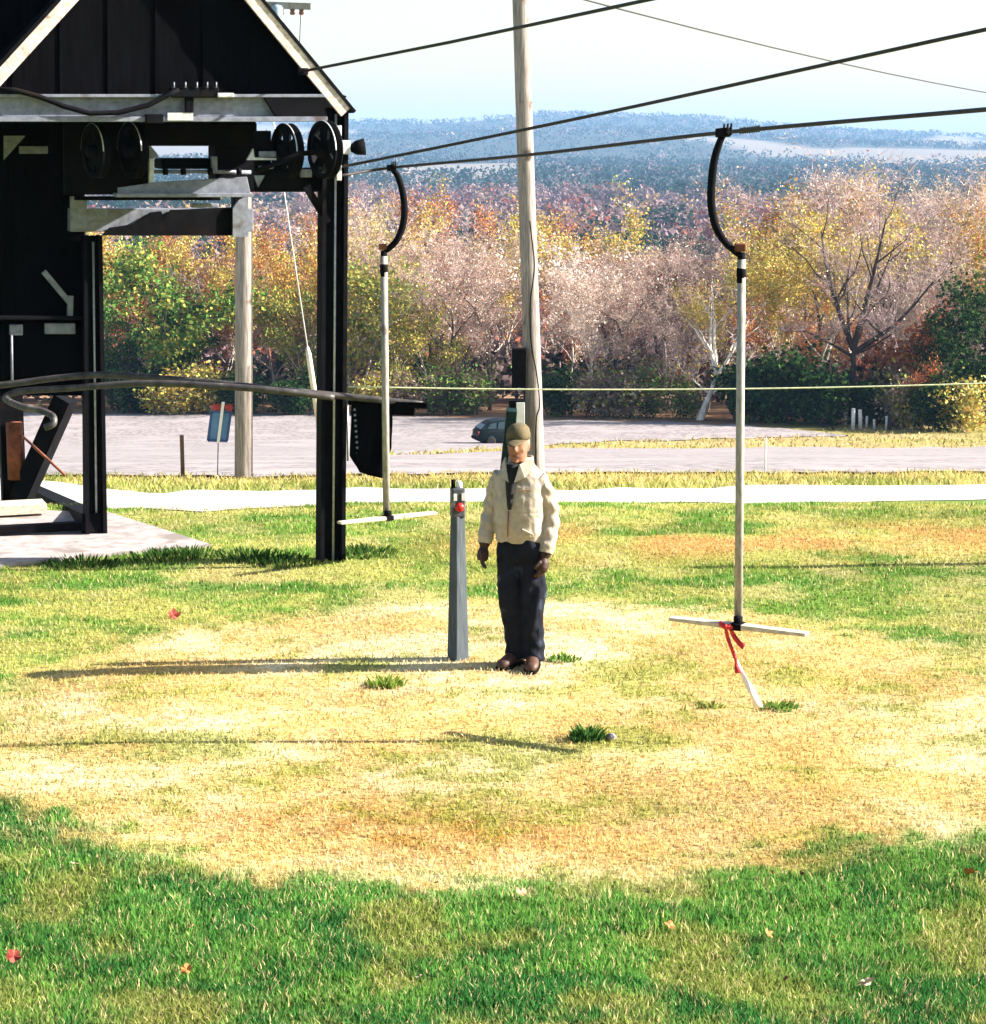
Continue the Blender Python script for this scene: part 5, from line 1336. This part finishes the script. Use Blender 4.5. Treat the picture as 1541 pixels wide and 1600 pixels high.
    # gloved hands: palm, four unequal curled fingers, thumb from the palm's side
    for s in (-1, 1):
        w = Vector(AR[s][-1]); g = MB()
        fwd = (Vector(AR[s][-1]) - Vector(AR[s][-2])).normalized(); fwd = (fwd + Vector((0, -.10, -.25))).normalized()
        across = Vector((0, -1, 0)) if s < 0 else Vector((-.35, -.9, 0)); across = (across - fwd * across.dot(fwd)).normalized()
        palm_n = fwd.cross(across).normalized()
        inward = palm_n if palm_n.x * -s > 0 else -palm_n
        g.tube([w - fwd * .05, w - fwd * .02, w + fwd * .0], [.042, .044, .034], 12)
        g.tube([w, w + fwd * .035, w + fwd * .075, w + fwd * .098], [.028, .043, .045, .036], 14, flat=1.0)
        for k, (off, ln) in enumerate(((.030, .066), (.010, .074), (-.011, .069), (-.031, .054))):
            a = w + fwd * .088 + across * off
            d1 = (fwd + inward * .25).normalized(); d2 = (fwd + inward * .9).normalized(); d3 = (fwd * .45 + inward).normalized()
            q1 = a + d1 * ln * .45; q2 = q1 + d2 * ln * .33; q3 = q2 + d3 * ln * .27
            g.tube([a - fwd * .03, a, q1, q2, q3], [.0115, .0115, .0108, .010, .0075], 8)
        a = w + fwd * .030 + across * .036
        g.tube([a - across * .02, a + across * .012 + fwd * .018, a + across * .026 + fwd * .045 + inward * .012, a + across * .024 + fwd * .068 + inward * .022], [.016, .0145, .0125, .009], 8)
        link("glove", voxel(g, .0045, 2, None, "glove"), GLOVE, t)
person()

# ------------------------------------------------------------------ car parked on the gravel
def car():
    g = G(793, 695); t = thing("parked_car", "dark green hatchback parked on the gravel beyond the tall wooden pole", "car", g + Vector((0, 0, .03)), math.radians(196))
    PAINT = mat("dark green car paint", (.001, .006, .009), .5, .2, 2, spec=.15); GLASS = mat("car glass", (.02, .035, .04), .12, .1, 2, spec=.6); TYRE = mat("tyre", (.012, .012, .012), .9, .2, 9); RIM = STEEL_PALE
    L = 3.9; W = 1.62
    # lower body: stations from nose (-x) to tail (+x)
    b = MB(); st = []
    for x, zb, zt, w in ((-1.95, .36, .62, .60), (-1.88, .26, .74, .72), (-1.55, .20, .82, .79), (-1.0, .18, .90, .81), (-.4, .18, .95, .81), (.5, .18, .97, .81), (1.2, .18, .98, .80), (1.7, .22, .95, .77), (1.88, .30, .88, .72), (1.95, .38, .70, .64)):
        st.append([Vector((x, w * a, zb + (zt - zb) * c)) for a, c in ((-.86, 0), (.86, 0), (.98, .18), (1, .5), (.97, .8), (.88, 1), (-.88, 1), (-.97, .8), (-1, .5), (-.98, .18))])
    b.loft(st); bd = link("body", b.mesh("body"), PAINT, t); bevel(bd, .02); t.scale = (.95, .95, 1.0)
    c = MB(); st = []
    for x, zt, w in ((-.98, .92, .70), (-.42, 1.30, .62), (-.15, 1.40, .60), (.5, 1.43, .60), (1.1, 1.38, .59), (1.5, 1.20, .61), (1.80, .96, .68)):
        st.append([Vector((x, -max(w, .70), .93)), Vector((x, max(w, .70), .93)), Vector((x, w, zt - .03)), Vector((x, w - .06, zt)), Vector((x, -w + .06, zt)), Vector((x, -w, zt - .03))])
    c.loft(st, True, False); link("roof", c.mesh("roof"), PAINT, t)
    for s in (-1, 1):
        for q in (((-.80, .97), (-.06, .97), (-.06, 1.33), (-.36, 1.25)), ((.02, .97), (.80, .97), (.72, 1.34), (.02, 1.36)), ((.88, .99), (1.42, 1.0), (1.22, 1.24), (.82, 1.32))):
            m = MB(); V = []
            for x, z in q:
                f = (z - .95) / .42; V.append(Vector((x, s * (.715 - .085 * f), z)))
            V2 = [v + Vector((0, -s * .03, 0)) for v in V]; m.add(V + V2, [(0, 1, 2, 3), (7, 6, 5, 4), (0, 4, 5, 1), (1, 5, 6, 2), (2, 6, 7, 3), (3, 7, 4, 0)]); link("side_window", m.mesh("side_window"), GLASS, t)
    for x0, z0_, x1, z1, nm in ((-.99, .95, -.43, 1.30, "windscreen"), (1.80, .98, 1.50, 1.20, "rear_window")):
        m = MB(); V = [Vector((x0, -.62, z0_)), Vector((x0, .62, z0_)), Vector((x1, .54, z1)), Vector((x1, -.54, z1))]; nrm = Vector((-.5 if x0 < 0 else .6, 0, .7)).normalized() * .012
        m.add([v + nrm for v in V] + [v - nrm for v in V], [(0, 1, 2, 3), (7, 6, 5, 4), (0, 4, 5, 1), (1, 5, 6, 2), (2, 6, 7, 3), (3, 7, 4, 0)]); link(nm, m.mesh(nm), GLASS, t)
    RX = Matrix.Rotation(PI / 2, 3, 'X')
    for x in (-1.22, 1.22):
        for s in (-1, 1):
            m = MB(); m.lathe([(.18, -.09), (.27, -.09), (.295, -.06), (.295, .06), (.27, .09), (.18, .09)], (x, s * .73, .295), 22, RX); wh = link("wheel", m.mesh("wheel"), TYRE, t)
            m = MB(); m.lathe([(.001, -.075), (.06, -.085), (.18, -.07), (.18, .07), (.06, .085), (.001, .075)], (x, s * .735, .295), 18, RX); link("rim", m.mesh("rim"), RIM, wh)
    for x, nm in ((-1.95, "bumper"), (1.95, "bumper")):
        m = MB(); m.box((x, 0, .42), (.10, 1.46, .17)); bevel(link(nm, m.mesh(nm), STEEL_DARK, t), .03)
    for s in (-1, 1):
        m = MB(); m.box((-1.905, s * .52, .66), (.08, .30, .13)); bevel(link("headlight", m.mesh("headlight"), mat("lens", (.55, .55, .52), .1, .1, 4) if s < 0 else bpy.data.materials["lens"], t), .02)
        m = MB(); m.box((1.90, s * .58, .76), (.07, .2, .2)); bevel(link("tail_light", m.mesh("tail_light"), mat("red lens", (.35, .02, .02), .2, .1, 4) if s < 0 else bpy.data.materials["red lens"], t), .02)
        m = MB(); m.box((-.62, s * .83, .99), (.10, .14, .10)); bevel(link("mirror", m.mesh("mirror"), PAINT, t), .02)
        for x in (-.02, .86):
            m = MB(); m.box((x + .12, s * .815, .80), (.14, .02, .025)); link("handle", m.mesh("handle"), STEEL_DARK, t)
car()

# ------------------------------------------------------------------ air
def haze():
    m, t, out = nt("valley haze")
    v = t.nodes.new("ShaderNodeVolumePrincipled")
    v.inputs["Color"].default_value = (0.34, 0.60, 1.0, 1)
    v.inputs["Density"].default_value = 0.000095
    v.inputs["Anisotropy"].default_value = 0.0
    t.links.new(v.outputs[0], out.inputs["Volume"])
    zs = [v_.co.z for v_ in bpy.data.objects["ground"].data.vertices]
    b = MB(); lo, hi = min(zs) - 1.0, max(max(zs), 70) + 25
    b.box((0, 4120, (lo + hi) / 2), (14000, 8900, hi - lo))
    o = b.build("haze", m); o.display_type = 'WIRE'
    tag(o, "pale blue haze filling the air of the valley", "haze", kind="stuff")
haze()
